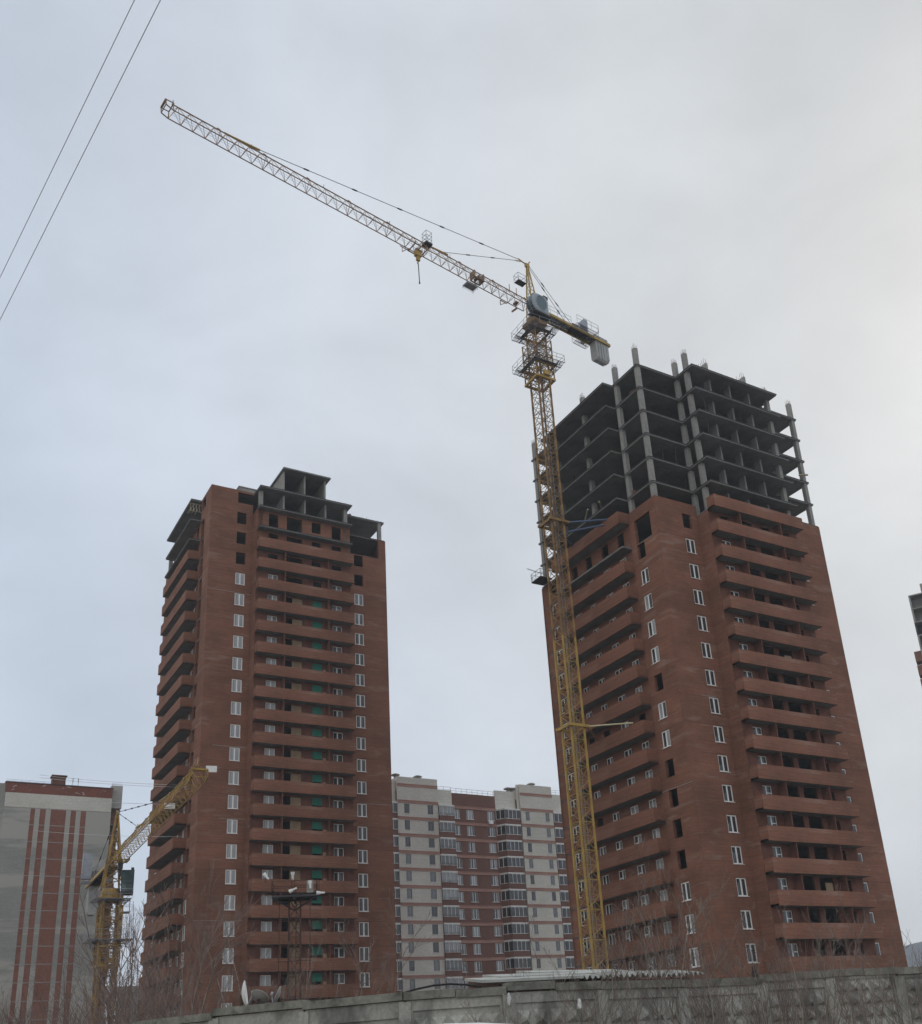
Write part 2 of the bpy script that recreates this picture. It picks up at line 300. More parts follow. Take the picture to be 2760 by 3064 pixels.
def tower(T, org, S, NS, brick0, XPB, YEND, left):
    TH = 0.2
    # floor slabs -------------------------------------------------
    def plan(bay=True, bal=True, endw=True):
        xe = 25.0 if endw else XB1
        pts = [(0, 0), (XB0, 0)]
        if bay: pts += [(XB0, YP + .14), (XB1 - .05, YP + .14), (XB1 - .05, 0)]
        if endw: pts += [(25.0, 0)]
        pts += [(25.0, YEND), (0, YEND)]
        if bal: pts += [(0, YA1), (XPB + .12, YA1), (XPB + .12, YA0), (0, YA0)]
        out_ = [pts[0]]
        for p_ in pts[1:]:
            if p_ != out_[-1]: out_.append(p_)
        return out_
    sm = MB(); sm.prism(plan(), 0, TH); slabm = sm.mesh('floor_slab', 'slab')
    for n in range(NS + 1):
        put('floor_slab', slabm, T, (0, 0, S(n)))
    # dark inner core and cross walls -----------------------------
    ztop = S(0)
    cm = MB(); cm.box(4.6, 20.6, 6.3, 17.2, 0, ztop - 0.01); cm.build('core_wall', 'conc', T)
    for x in (9.33, 12.35, 15.37):
        for n in range(brick0 + 1 if not left else 3):
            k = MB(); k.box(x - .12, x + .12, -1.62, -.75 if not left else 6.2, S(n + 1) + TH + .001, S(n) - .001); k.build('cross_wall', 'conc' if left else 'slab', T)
    nb = brick0
    cols = [(0.36, 0.36), (0.36, 4.15), (0.36, 10.6), (0.36, 16.6), (0.36, YEND - .5), (6.15, 0.36), (6.15, -1.38), (18.5, -1.38), (24.55, 0.36), (24.55, 7.2), (24.55, 14.2), (24.55, YEND - .5), (12.3, YEND - .5)]
    if not left:
        for n in range(0, nb):
            for (x, y) in cols: column(T, x, y, S(n + 1) + TH, S(n))
        for (x, y), h in zip(cols, (2.35, 2.3, 2.35, 0, 2.35, 2.3, 2.4, 1.25, 2.3, 2.3, 0, 2.3, 2.3)):
            if h:
                column(T, x, y, S(0) + TH, S(0) + TH + h)
                rebars(T, [(x + a, y + c) for a in (-.2, 0, .2) for c in (-.2, 0, .2) if a or c], S(0) + TH + h - .05, 0.6)
        for x in (9.33, 15.25):
            k = MB(); k.box(x - .14, x + .14, -1.6, 1.2, S(0) + TH, S(0) + 2.35); k.build('cross_wall', 'conc', T)
            rebars(T, [(x, -1.5 + .28 * i) for i in range(10)], S(0) + 2.3, 0.8)
        # props and loose boards on the open floors
        for n, x, y in ((1, 7.7, -1.9), (1, 11.4, -.5), (1, 13.9, -1.2), (2, 7.6, -1.9), (2, 11.2, -1), (1, 3.4, 2.2)):
            k = MB(); k.bar((x, y, S(n + 1) + TH), (x, y, S(n)), 0.05, 5); k.build('prop', 'cdark', T)
        rp = random.Random(8)
        for i in range(34):
            n = rp.randrange(0, 5); z = S(n + 1) + TH
            if rp.random() < .5: x, y = rp.uniform(.5, 17), rp.uniform(-1.5 if 0 else .4, 2.5)
            else: x, y = rp.uniform(.3, 2.5), rp.uniform(1, 17)
            if rp.random() < .45:
                k = MB(); k.bar((x, y, z), (x + rp.uniform(-.05, .05), y, S(n)), 0.045, 5); k.build('prop', 'rust', T)
            elif rp.random() < .6:
                k = MB(); a = rp.uniform(0, 3.1)
                for j in range(3): k.bar((x + .1 * j, y, z + .06 + .07 * j), (x + 2.2 * math.cos(a) + .1 * j, y + 2.2 * math.sin(a), z + .06 + .07 * j), .05, 4)
                k.build('board_pile', 'timber', T)
            else:
                k = MB(); k.box(x, x + 1.0, y, y + .7, z, z + rp.uniform(.4, .9)); k.build('brick_pallet', 'brick_dark', T)
        for p_, q_ in (((-1.9, 9.0, S(5) + .9), (-.3, 12.0, S(5) + .75)), ((-1.8, 7.0, S(5) + .8), (-.4, 8.4, S(5) + 1.0)), ((23.1, -.3, S(3) + .6), (24.0, -.9, S(3) + .5))):
            k = MB(); k.bar(p_, q_, 0.11, 4); k.build('timber_board', 'timber', T)
    else:
        for n in range(0, 2):
            for x, y in ((6.15, -1.5), (18.3, -1.5), (24.35, 0.3), (24.35, 7), (24.35, 14), (12.3, YEND - .5), (0.4, YEND - .5), (0.4, 17)):
                column(T, x, y, S(n + 1) + TH, S(n))
    # upper edge boards / steel lip along the slab edges of the open storeys
    rng = range(0, nb if not left else 3)
    for n in rng:
        k = MB(); z = S(n)
        def lip(p_, q_):
            k.bar((*p_, z + TH * .9), (*q_, z + TH * .9), 0.05, 4)
        lip((0, -.02), (XB0, -.02)); lip((XB0 - .02, 0), (XB0 - .02, YP + .1)); lip((XB0, YP + .12), (XB1, YP + .12)); lip((-.02, 0), (-.02, YA0)); lip((XPB + .1, YA0), (XPB + .1, YA1)); lip((XPB + .1, YA0), (0, YA0)); lip((XB1, -.02), (25, -.02))
        k.build('slab_edge_formwork', 'cdark', T)
    # walls, storey by storey ------------------------------------
    def hA(z): return (3.45, 4.72, z - 1.76, z - .06)
    for n in range(0, NS + 1):
        z1 = S(n); z0 = S(n + 1) if n < NS else 0.0
        if left: zt = z1
        else:
            zt = z1
            if n < nb - 1: continue
            if n == nb - 1: zt = S(nb) + 1.30
        top = (n == nb - 1 and not left) or (left and n == 0)
        zt2 = zt + (0.32 if (left and n == 0) else 0)
        if z0 >= zt - .2: continue
        full = not (n == nb - 1 and not left)
        # corner block, right-hand face
        hs = []
        if full:
            if left and n == 0: hs = [(3.5, XB0 + 1, z1 - 1.6, z1 - .02)]
            else: hs = [hA(z1)]
        wall('y', -.12, .36, -.12, XB0 - .12, z0, zt2, hs).build('brick_wall', 'brick', T)
        # corner block, left-hand face
        hs = []
        if full:
            if left:
                if n == 0: hs = [(2.4, 4.2, z1 - 1.6, z1 - .15)]
                elif 1 <= n <= 7: hs = [(2.7, 4.25, z0 - .01, z1 - (.35 if n == 1 else -.01) if n < 7 else z1 + .01)]
                else: hs = [(2.85, 4.25, z1 - 1.75, z1 - .1)]
            else:
                if n == 6: hs = [(1.0, 3.6, z0 + .02, z1 - .02)]
                elif n == 7: hs = [(2.37, 3.6, z1 - 1.76, z1 + .01)]
                else: hs = [(2.34, 3.56, z1 - 1.8, z1 - .06)]
        wall('x', -.12, .36, .24, YA0, z0, zt2, hs).build('brick_wall', 'brick', T)
        # left-hand face behind the balconies and beyond
        hs = []
        if full and (not left or n > 0):
            zz = z1 - .25
            for a, c in ((5.75, 6.87), (8.6, 9.85), (11.8, 12.88), (14.6, 15.7)): hs.append((a, c, zz - 1.75, zz))
            hs.append((19.0, 20.2, z1 - 1.8, z1 - .1))
        if not (left and n == 0):
            zt3 = zt if full else zt - 1.2
            if zt3 > z0 + .05: wall('x', 0.0, .24, YA0 + .001, YEND, z0, zt3, hs).build('brick_wall', 'brick', T)
        # bay wall (set forward), with its returns
        if not (left and n == 0):
            hs = []
            if full:
                zz = z1 - .28
                if (left and n <= 3) or (not left and n == 6):
                    zb = z0 + .25
                    hs = [(7.25, 8.55, zb, zz), (9.75, 11.9, zb, zz), (13.3, 14.6, zb + (.9 if n % 2 else 0), zz), (16.2, 17.55, zb, zz)]
                elif left:
                    hs = [(7.3, 8.6, zz - 1.5, zz), (9.6, 12.0, z0 + .3, zz), (13.5, 14.65, z0 + .3, zz), (16.3, 17.6, z0 + .3, zz)]
                else:
                    hs = [(7.1, 8.35, zz - 1.6, zz), (9.8, 12.0, z0 + .3, z1 - .06), (12.7, 14.65, z0 + .3, z1 - .06), (16.4, 17.1, z0 + .3, zz)]
            zt4 = zt if full else S(nb) - .05
            if zt4 > z0 + .05:
                wall('y', YB, .24, XB0, XB1, z0, zt4, hs).build('brick_wall', 'brick' if (left and n < 3) else 'brick_dark', T)
                wall('x', XB0 - .12, .24, YB, 0.24, z0, zt4, []).build('brick_wall', 'brick', T)
                wall('x', XB1 - .2, .3, YB + .24, 0.0, z0, zt4, []).build('brick_wall', 'brick', T)
        # end wall of the right-hand face
        if left and n == 0: pass
        else:
            hs = []
            if full:
                if left and n == 1: hs = [(XB1 - 1, 24.0, z0 + .05, z1 + .1)]
                else: hs = [(20.2, 21.52, z1 - 1.76, z1 - .06)]
            zt5 = zt if full else (S(5) + .1)
            if left and n == 1: zt5 = z1 + .1
            if not full:
                # stepped top of the unfinished brickwork
                wall('y', -.12, .36, XB1 + .1, 22.35, z0, S(5) + .62, []).build('brick_wall', 'brick', T)
                wall('y', -.12, .36, 22.352, 25.1, z0, S(5) + .1, []).build('brick_wall', 'brick', T)
            else:
                wall('y', -.12, .36, XB1 + .1, 25.1, z0, zt5, hs).build('brick_wall', 'brick', T)
        # faces turned away from the street
        if full and not (left and n == 0):
            wall('x', 24.76, .34, .24, YEND, z0, zt, [(5, 6.4, z1 - 1.8, z1 - .1), (12, 13.4, z1 - 1.8, z1 - .1), (17, 18.2, z1 - 1.8, z1 - .1)]).build('brick_wall', 'brick', T)
            wall('y', YEND - .2, .34, 0, 24.76, z0, zt, [(a, a + 1.4, z1 - 1.8, z1 - .1) for a in (2, 7, 11.5, 16, 21)]).build('brick_wall', 'brick', T)
    # dark slab joints showing through the brickwork ------------------
    rj = random.Random(3 if left else 4)
    for n in range(nb + 1 if not left else 1, NS):
        z = S(n) - .02
        for (a, c_) in ((-.1, XB0 - .12), (XB1 + .1, 25.08)):
            if rj.random() < .6:
                u0 = a + (c_ - a) * rj.choice((0, 0, .25, .45)); u1 = c_ - (c_ - a) * rj.choice((0, 0, .2))
                k = MB(); k.box(u0, u1, -.127, -.1205, z, z + .045 + .02 * rj.random()); k.build('slab_joint', 'brick_dark' if rj.random() < .85 else 'conc', T)
        if rj.random() < .6:
            k = MB(); k.box(-.127, -.1205, 0, YA0 * rj.choice((1, .6)), z, z + .05); k.build('slab_joint', 'brick_dark' if rj.random() < .85 else 'conc', T)
    # windows ----------------------------------------------------
    for n in range(0, NS):
        z1 = S(n); z0 = S(n + 1)
        pa = ['glass_curtain_sky', 'glass_curtain_sky', 'glass_mid'] if left else ['glass_dark', 'glass_dark', 'glass_dark', 'glass_mid']
        if (left and n >= 4) or (not left and n >= 7):
            window(T, 'y', -.05, 3.45, 4.72, z1 - 1.76, z1 - .06, pane='glass_curtain_sky' if left else 'glass_dark', fw=.11)
            window(T, 'y', -.05, 20.2, 21.52, z1 - 1.76, z1 - .06, pane='glass_mid' if left else 'glass_dark', fw=.11)
        if left and n >= 18 or (not left and n >= 8 and n not in (12, 15, 16, 17, 18)):
            window(T, 'x', -.05, *((2.85, 4.25) if left else (2.34, 3.56)), z1 - 1.76, z1 - .1 if left else z1 - .06, pane=('glass_dark', 'glass_curtain_sky'), fw=.11)
        if (left and n >= 4) or (not left and n >= 7):
            zz = z1 - .28
            if left:
                window(T, 'y', YB + .1, 7.3, 8.6, zz - 1.5, zz, pane=('glass_mid', 'glass_curtain_sky') if n < 8 else 'glass_curtain_sky')
                window(T, 'y', YB + .1, 16.3, 17.6, z0 + .3, zz, pane=('glass_mid', 'glass_dark'), style='door', fw=.07)
            else:
                window(T, 'y', YB + .1, 7.1, 8.35, zz - 1.6, zz, pane='glass_dark', style='door', fw=.07)
            miss = {13: (5.75, 11.8, 14.6), 16: (14.6,)}.get(n, ()) if not left else ()
            for i, (a, c) in enumerate(((5.75, 6.87), (8.6, 9.85), (11.8, 12.88), (14.6, 15.7))):
                if a in miss: continue
                window(T, 'x', .03, a, c, z1 - 2.0, z1 - .25, pane=('glass_dark', 'glass_dark', 'glass_mid', 'glass_curtain_sky'), style='door' if i % 3 else 'plain', fw=.09)
            window(T, 'x', .03, 19.0, 20.2, z1 - 1.8, z1 - .1, pane='glass_dark')
        if left and n >= 5:
            k = MB(); k.box(10.66, 12.0, YB + .03, YB + .06, z0 + 1.05, z1 - .28); k.build('plywood_sheet', 'ply', T)
            if n % 3: k = MB(); k.box(10.66, 12.0, YB + .0, YB + .028, z0 + .5, z0 + 1.6); k.build('plywood_sheet', 'ply', T)
            k = MB(); k.box(13.45, 14.7, YB - .05, YB - .02, z1 - 1.12, z1 - .2); k.build('green_board', 'green', T)
            if n % 4 != 2: k = MB(); k.box(14.75, 15.2, YB - .3, YB - .27, z0 + .6, z1 - 1.0 - .15 * (n % 2)); k.build('plywood_sheet', 'ply', T)
    # balconies --------------------------------------------------
    PH = 1.42
    def par_mesh(fx):
        k = MB(); t = .13
        if fx == 'A':
            k.box(XB0, XB1, YP, YP + t, 0, PH); k.box(XB0, XB0 + t, YP + t, YB - .001, 0, PH); k.box(XB1 - t, XB1, YP + t, YB - .001, 0, PH)
        else:
            k.box(XPB, XPB + t, YA0, YA1, 0, PH); k.box(XPB + t, -.001, YA0, YA0 + t, 0, PH); k.box(XPB + t, -.001, YA1 - t, YA1, 0, PH)
        return k.mesh('parapet', 'brick')
    pA, pB = par_mesh('A'), par_mesh('B')
    dm = MB(); dm.box(-.06, .06, YP + .15, YB - .001, TH, 2.96); dmesh = dm.mesh('divider_wall', 'brick_dark')
    n0 = 3 if left else nb
    for n in range(n0, NS + 1):
        put('balcony_parapet', pA, T, (0, 0, S(n)))
        if left or n != 7: put('balcony_parapet', pB, T, (0, 0, S(n)))
        if n > n0 or left:
            for x in (9.33, 15.37):
                if n > n0: 
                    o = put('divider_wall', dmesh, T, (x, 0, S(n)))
    if not left:
        for n in (9, 11, 14, 17, 19, 21):
            k = MB(); x = rj.choice((9.9, 12.8, 13.4)); k.box(x, x + 1.0, YB - .04, YB - .01, S(n + 1) + .6, S(n + 1) + 1.5 + rj.random()); k.build('plywood_sheet', 'ply', T)
    if left:
        # roof storey: plant room on the roof, stair head, timber bracket
        zr = S(0) + TH
        for x in (9.35, 12.35, 15.35):
            k = MB(); k.box(x - .1, x + .1, -1.5, 4.4, zr, zr + 3.75); k.build('roof_room_wall', 'plaster', T)
        k = MB(); k.box(9.45, 15.25, 4.2, 4.4, zr, zr + 3.75); k.build('roof_room_wall', 'conc', T)
        k = MB(); k.box(9.0, 15.9, -2.3, 4.7, zr + 3.75, zr + 3.97); k.build('roof_room_slab', 'slab', T)
        k = MB(); k.box(4.0, 6.6, 1.3, 3.4, zr, zr + 1.5); k.box(3.9, 6.7, 1.2, 3.5, zr + 1.501, zr + 1.62); k.build('stair_head', 'plaster', T)
        rebars(T, [(.3 + random.random() * 5, .1) for i in range(8)] + [(XB0 + random.random() * 13, YP + .3) for i in range(7)] + [(19 + random.random() * 6, .1) for i in range(6)], zr, 0.35)
        k = MB(); y0, z0 = 4.9, S(1) + 1.6
        for a in range(4):
            x = -1.55 + .42 * a
            k.bar((x, y0, z0), (x, y0, z0 + 1.1), .05, 4)
            if a < 3: k.bar((x, y0, z0), (x + .42, y0, z0 + 1.1), .04, 4); k.bar((x, y0 + .9, z0), (x + .42, y0 + .9, z0 + .9), .04, 4)
        k.bar((-1.7, y0, z0), (0, y0, z0), .06, 4); k.bar((-1.7, y0, z0 + 1.1), (0, y0, z0 + 1.1), .05, 4); k.bar((-1.7, y0 + .9, z0), (-1.7, y0, z0), .05, 4); k.bar((-1.7, y0 + .9, z0 + 1), (-1.7, y0, z0 + 1.1), .05, 4)
        k.build('timber_bracket', 'timber', T)
        # unfinished strip of cement on the bricks piled at the roof edge
        k = MB()
        for i in range(3): k.box(19.1 + .32 * i, 19.4 + .32 * i, .3, .9, S(0) + TH, S(0) + TH + .45 - .1 * (i % 2))
        k.build('brick_stack', 'brick_dark', T)
        # the side balcony slabs of the top floors stick out without parapets
    else:
        # loading platform low on the far edge of the left-hand face
        k = MB(); k.box(-1.75, -.05, 19.6, 21.6, S(6) + .25, S(6) + .4)
        k.build('loading_platform', 'cdark', T)
        k = MB(); z = S(6) + .4
        for p_, q_ in (((-1.75, 19.6), (-1.75, 21.6)), ((-1.75, 19.6), (0, 19.6)), ((-1.75, 21.6), (0, 21.6))):
            for h in (.5, 1.0): k.bar((*p_, z + h), (*q_, z + h), .025, 4)
        for p_ in ((-1.75, 19.6), (-1.75, 20.6), (-1.75, 21.6), (-1.6, 19.6), (-1.6, 21.6)): k.bar((*p_, z), (*p_, z + 1.0), .03, 4)
        k.bar((-3.2, 20.2, z + .9), (-.2, 20.4, z + .7), .04, 4)
        k.build('platform_railing', 'galv', T)
TL = empty('brick_tower', (-37.0257, 118.0527, 0), RZ, 'left red brick high-rise shell with a roof room and green boards on its loggias', 'apartment tower')
TR = empty('brick_tower', (17.1565, 94.9970, 0), RZ, 'right red brick high-rise shell topped by six open grey concrete storeys', 'apartment tower')
tower(TL, None, soffits_left, 24, 0, -1.65, 23.4, True)
tower(TR, None, soffits_right, 23, 6, -1.48, 21.95, False)

# ------------------------------------------------------------------ tower cranes
def rotz(a): return Matrix.Rotation(a, 4, 'Z')
def mast_mesh(h, s, hgt, name='mast_section', m='cy', rz=RZ):
    k = MB(); k.x = rotz(rz); sc_ = s; s = s * .92
    c = [(-h, -h), (h, -h), (h, h), (-h, h)]
    for x, y in c: k.bar((x, y, 0), (x, y, hgt), sc_ * 1.6, 4)
    hb = hgt / 2
    for i in range(4):
        p_, q_ = c[i], c[(i + 1) % 4]
        k.bar((*p_, 0.02), (*q_, 0.02), s * .62, 4); k.bar((*p_, hb), (*q_, hb), s * .38, 4)
        for j in range(2):
            z0 = j * hb
            if j == 0 or m == 'cy': k.bar((*p_, z0 + .05), (*q_, z0 + hb), s * .5, 4)
            if j == 1 or m == 'cy': k.bar((*q_, z0 + .05), (*p_, z0 + hb), s * .5, 4)
    for j in range(4):   # collars where the chords are bolted
        pass
    for x, y in c: k.bar((x, y, -.12), (x, y, .16), s * 1.45, 4)
    return k.mesh(name, m)
def ladder_mesh(hgt, rz=RZ):
    k = MB(); k.x = rotz(rz)
    for x in (.25, .65): k.bar((x, .1, 0), (x, .1, hgt), .025, 4)
    z = .15
    while z < hgt: k.bar((.25, .1, z), (.65, .1, z), .014, 3); z += .3
    z = .4
    while z < hgt:      # safety hoops
        pts = [(.45 + .38 * math.cos(t), .12 - .02 + .45 * math.sin(t), z) for t in [0, .6, 1.2, 1.9, 2.5, 3.14]]
        for a, c in zip(pts, pts[1:]): k.bar(a, c, .014, 3)
        z += .8
    return k.mesh('ladder', 'galv')
def railing(k, pts, z, h=1.05, r=.022, closed=False):
    pp = list(pts) + ([pts[0]] if closed else [])
    for a, c in zip(pp, pp[1:]):
        a = Vector(a); c = Vector(c); n = max(1, int((c - a).length / 1.1))
        for hh in (h * .5, h): k.bar((a.x, a.y, z + hh), (c.x, c.y, z + hh), r, 4)
        for i in range(n + 1):
            p_ = a.lerp(c, i / n); k.bar((p_.x, p_.y, z), (p_.x, p_.y, z + h), r, 4)
def ring_platform(T, z, inner, outer, name='work_platform', rz=RZ, outr=None):
    e = D.objects.new(name, None); COL.objects.link(e); e.parent = T
    k = MB(); k.x = rotz(rz)
    mid = inner + .35
    for a, c, d, f in ((-mid, mid, -mid, -inner), (-mid, mid, inner, mid), (-mid, -inner, -inner, inner), (inner, mid, -inner, inner)):
        k.box(a, c, d, f, z, z + .05)
    n_ = int((outer - mid) / .16)
    for i in range(n_ + 1):
        q_ = mid + (outer - mid) * i / n_; g_ = .018 if i < n_ else .05
        for s_ in (-1, 1):
            k.box(-outer, outer, s_ * q_ - g_, s_ * q_ + g_, z, z + .03); k.box(s_ * q_ - g_, s_ * q_ + g_, -mid, mid, z + .031, z + .05)
    for s_ in (-1, 1):
        for t_ in (-1, -.33, .33, 1): k.bar((t_ * mid, s_ * mid, z - .02), (t_ * mid, s_ * outer, z - .02), .03, 4); k.bar((s_ * mid, t_ * mid, z - .02), (s_ * outer, t_ * mid, z - .02), .03, 4)
    for s_ in (-1, 1):
        k.bar((-outer, s_ * inner, z - .08), (outer, s_ * inner, z - .08), .07, 4); k.bar((s_ * inner, -outer, z - .08), (s_ * inner, outer, z - .08), .07, 4)
        for t_ in (-1, 1): k.bar((s_ * outer, t_ * inner, z), (s_ * inner, t_ * inner, z - .9), .04, 4); k.bar((t_ * inner, s_ * outer, z), (t_ * inner, s_ * inner, z - .9), .04, 4)
    k.build('deck', 'galvd', e)
    k = MB(); k.x = rotz(rz); railing(k, [Vector((-outer, -outer, 0)), Vector((outer, -outer, 0)), Vector((outer, outer, 0)), Vector((-outer, outer, 0))], z, closed=True)
    k.build('railing', 'galv', e); return e
def jib_mesh(Ls, nb_, w_, h_, r, m='cred', top2=True):
    """triangular truss, along +x, chords: two at the bottom, one (doubled) at the top"""
    k = MB(); s = Ls / nb_
    bl, br = (lambda x: (x, -w_ / 2, 0)), (lambda x: (x, w_ / 2, 0)); tp = lambda x: (x, 0, h_)
    k.bar(bl(0), bl(Ls), r, 4); k.bar(br(0), br(Ls), r, 4); k.bar(tp(0), tp(Ls), r * 1.15, 4)
    for i in range(nb_):
        x = i * s
        k.bar(bl(x), br(x), r * .5, 4); k.bar(bl(x), br(x + s), r * .4, 4)
        for f in (bl, br):
            k.bar(f(x), tp(x + s / 2), r * .5, 4); k.bar(tp(x + s / 2), f(x + s), r * .5, 4)
    for f in (bl, br): k.bar(f(.03), tp(.03), r * .6, 4)
    k.bar((0, 0, h_ + .02), (.35, 0, h_ + .12), r * 1.6, 4)
    return k
def crane(name, base, label, az, zt, zs, mast_h, chord, sec, nsec, jl, jz, jw, jh, slope, apex, hook_r, cj_l, tie_long, tie_short, big=True, mcol='cy', jcol='cred', group=None):
    T = empty(name, base, 0, label, 'tower crane', group)
    me = mast_mesh(mast_h, chord, sec, m=mcol); me2 = mast_mesh(mast_h, chord, sec, m='cyb' if big else 'camb'); la = ladder_mesh(sec)
    for i in range(nsec):
        z = zt - (i + 1) * sec
        if z < -sec: break
        s_ = put('mast_section', me if z > zt * .52 else me2, T, (0, 0, z)); put('ladder', la, s_)
    # concrete footing
    k = MB(); k.box(-2.6, 2.6, -2.6, 2.6, 0, .35); k.build('footing', 'conc', T)
    ja = math.pi / 2 - rad(az)      # direction of the jib
    J = rotz(ja)
    # climbing frame round the top of the mast
    h2 = mast_h + .42
    if True:
        if not big: h2 = mast_h + .22
        k = MB(); k.x = rotz(RZ); c = [(-h2, -h2), (h2, -h2), (h2, h2), (-h2, h2)]; z0, z1 = (zt - 4.0, zt + 1.6) if big else (zt - 7.2, zt - .9)
        for x, y in c: k.bar((x, y, z0), (x, y, z1), .085, 4)
        nz = 5
        for i in range(4):
            p_, q_ = c[i], c[(i + 1) % 4]
            for j in range(nz):
                a = z0 + (z1 - z0) * j / nz; e = z0 + (z1 - z0) * (j + 1) / nz
                k.bar((*p_, a), (*q_, a), .045, 4); k.bar((*p_, a), (*q_, e), .04, 4); k.bar((*q_, a), (*p_, e), .035, 4)
        k.build('climbing_frame', 'cy' if big else 'camb', T)
        k = MB(); k.x = rotz(RZ)
        for s_ in (-1, 1):
            k.box(-h2 - .12, h2 + .12, s_ * h2 - .1, s_ * h2 + .1, z0 - .12, z0 + .16); k.box(s_ * h2 - .1, s_ * h2 + .1, -h2 + .1, h2 - .1, z0 - .12, z0 + .16)
            k.box(-h2 - .12, h2 + .12, s_ * h2 - .1, s_ * h2 + .1, z0 + 1.9, z0 + 2.1)
        k.box(-.4, .4, -h2 - .4, -h2 - .13, z0 + .2, z0 + .8)
        k.build('climbing_collar', 'cyb' if big else 'camb', T)
    if big:
        ring_platform(T, zt - 1.9, h2 + .1, h2 + 1.0)
        ring_platform(T, zt + 2.9, h2 - .15, h2 + .85)
    else:
        ring_platform(T, zt - 4.6, h2 + .1, h2 + 1.1)
        ring_platform(T, zt - .3, mast_h + .05, mast_h + .95)
    # slewing ring and head tower
    k = MB(); k.x = J
    zb = zs
    hb = mast_h + .25
    k.box(-hb, hb, -hb, hb, zb - .9, zb - .35); k.lathe([(0.01, -.35), (hb * .95, -.35), (hb * .95, 0), (hb * .8, .02), (hb * .8, .3), (0.01, .3)], (0, 0, zb), 20)
    for s_ in (-1, 1):
        for t_ in (-1, 1): k.bar((s_ * mast_h, t_ * mast_h, zt), (s_ * mast_h, t_ * mast_h, zb - .8), chord * 1.1, 4)
    n_ = max(2, int((zb - zt) / 1.2))
    for i in range(n_):
        a = zt + (zb - .9 - zt) * i / n_; e = zt + (zb - .9 - zt) * (i + 1) / n_
        for p_, q_ in (((-1, -1), (1, -1)), ((1, -1), (1, 1)), ((1, 1), (-1, 1)), ((-1, 1), (-1, -1))):
            k.bar((p_[0] * mast_h, p_[1] * mast_h, a), (q_[0] * mast_h, q_[1] * mast_h, e), chord * .45, 4); k.bar((p_[0] * mast_h, p_[1] * mast_h, a), (q_[0] * mast_h, q_[1] * mast_h, a), chord * .45, 4)
            k.bar((q_[0] * mast_h, q_[1] * mast_h, a), (p_[0] * mast_h, p_[1] * mast_h, e), chord * .45, 4)
    k.build('slewing_unit', 'cy' if big else mcol, T)
    k = MB(); k.x = J
    hw = .62 if big else .95; z0 = zb + .3; za = apex
    def L_(f, s_, t_): return (s_ * hw * (1 - f * .93) + (.35 * f), t_ * hw * (1 - f * .9), z0 + (za - z0) * f)
    for s_ in (-1, 1):
        for t_ in (-1, 1): k.bar(L_(0, s_, t_), L_(1, s_, t_), .075 if big else .13, 4)
    nn = 8
    for i in range(nn):
        f, g = i / nn, (i + 1) / nn
        for (a, c) in (((-1, -1), (1, -1)), ((1, -1), (1, 1)), ((1, 1), (-1, 1)), ((-1, 1), (-1, -1))):
            k.bar(L_(f, *a), L_(g, *c), .03 if big else .05, 4); k.bar(L_(g, *a), L_(g, *c), .03 if big else .05, 4)
    k.box(.05, .65, -.14, .14, za - .35, za + .15)
    k.bar((.3, 0, za), (-.15, 0, za + .75), .09, 5); k.bar((.35, 0, za), (1.75, 0, za + .28), .08, 5); k.bar((1.1, 0, za + .15), (2.2, 0, za - .25), .07, 5)
    k.build('head_tower', 'cyb' if big else mcol, T)
    # small service basket near the apex
    k = MB(); k.x = J
    bz = za - 2.9
    if big:
        k.box(.6, 1.9, -.9, -.1, bz, bz + .05); k.build('service_deck', 'cdark', T)
        k = MB(); k.x = J; railing(k, [Vector((.6, -.9, 0)), Vector((1.9, -.9, 0)), Vector((1.9, -.1, 0)), Vector((.6, -.1, 0))], bz, 1.1, .025, closed=True); k.build('service_railing', 'galv', T)
    # jib
    ns = int(round(jl / 5.0)); Ls = jl / ns
    jm = jib_mesh(Ls, 4, jw, jh, .055 if big else .046).mesh('jib_section', jcol)
    Jt = J @ Matrix.Translation((1.1, 0, jz)) @ Matrix.Rotation(-math.atan(slope), 4, 'Y')
    for i in range(ns):
        o = put('jib_section', jm, T); o.matrix_local = Jt @ Matrix.Translation((i * Ls, 0, 0))
    def JP(r_, y, z): return Jt @ Vector((r_ - 1.1, y, z))
    k = MB()
    e0 = jl + 1.1
    for s_ in (-1, 1):
        k.bar(JP(e0, s_ * jw / 2, 0), JP(e0, s_ * jw / 2, .9), .06, 4); k.bar(JP(e0, s_ * jw / 2, .9), JP(e0 - .1, 0, jh), .05, 4); k.bar(JP(e0, s_ * jw / 2, 0), JP(e0 + .7, s_ * jw / 2, .25), .06, 4); k.bar(JP(e0 + .7, s_ * jw / 2, .25), JP(e0 + .75, s_ * jw / 2, .85), .06, 4)
        k.bar(JP(e0, s_ * jw / 2, .9), JP(e0 + .75, s_ * jw / 2, .85), .05, 4)
    k.bar(JP(e0 + .75, -jw / 2, .85), JP(e0 + .75, jw / 2, .85), .12, 5); k.bar(JP(e0, -jw / 2, .9), JP(e0, jw / 2, .9), .06, 4); k.bar(JP(e0 + .7, -jw / 2, .25), JP(e0 + .7, jw / 2, .25), .05, 4)
    k.bar(JP(e0 - .1, 0, jh), JP(e0 - .1, 0, jh + .55), .05, 4)
    k.build('jib_tip', jcol, T)
    # posts along the top chord
    k = MB()
    for r_ in [e0 - 8.2 * i for i in range(1, int(e0 / 8.2))]: k.bar(JP(r_, 0, jh), JP(r_, 0, jh + .45), .035, 4)
    k.bar(JP(1.5, -.2, jh), JP(26 if big else 10, -.28, jh - .25), .016, 3)
    k.bar(JP(1.2, 0.1, .1), JP(e0, 0.1, .2), .010, 3); k.bar(JP(1.2, -0.1, .1), JP(e0, -.1, .15), .010, 3)
    k.build('rope_guides', 'cdark', T)
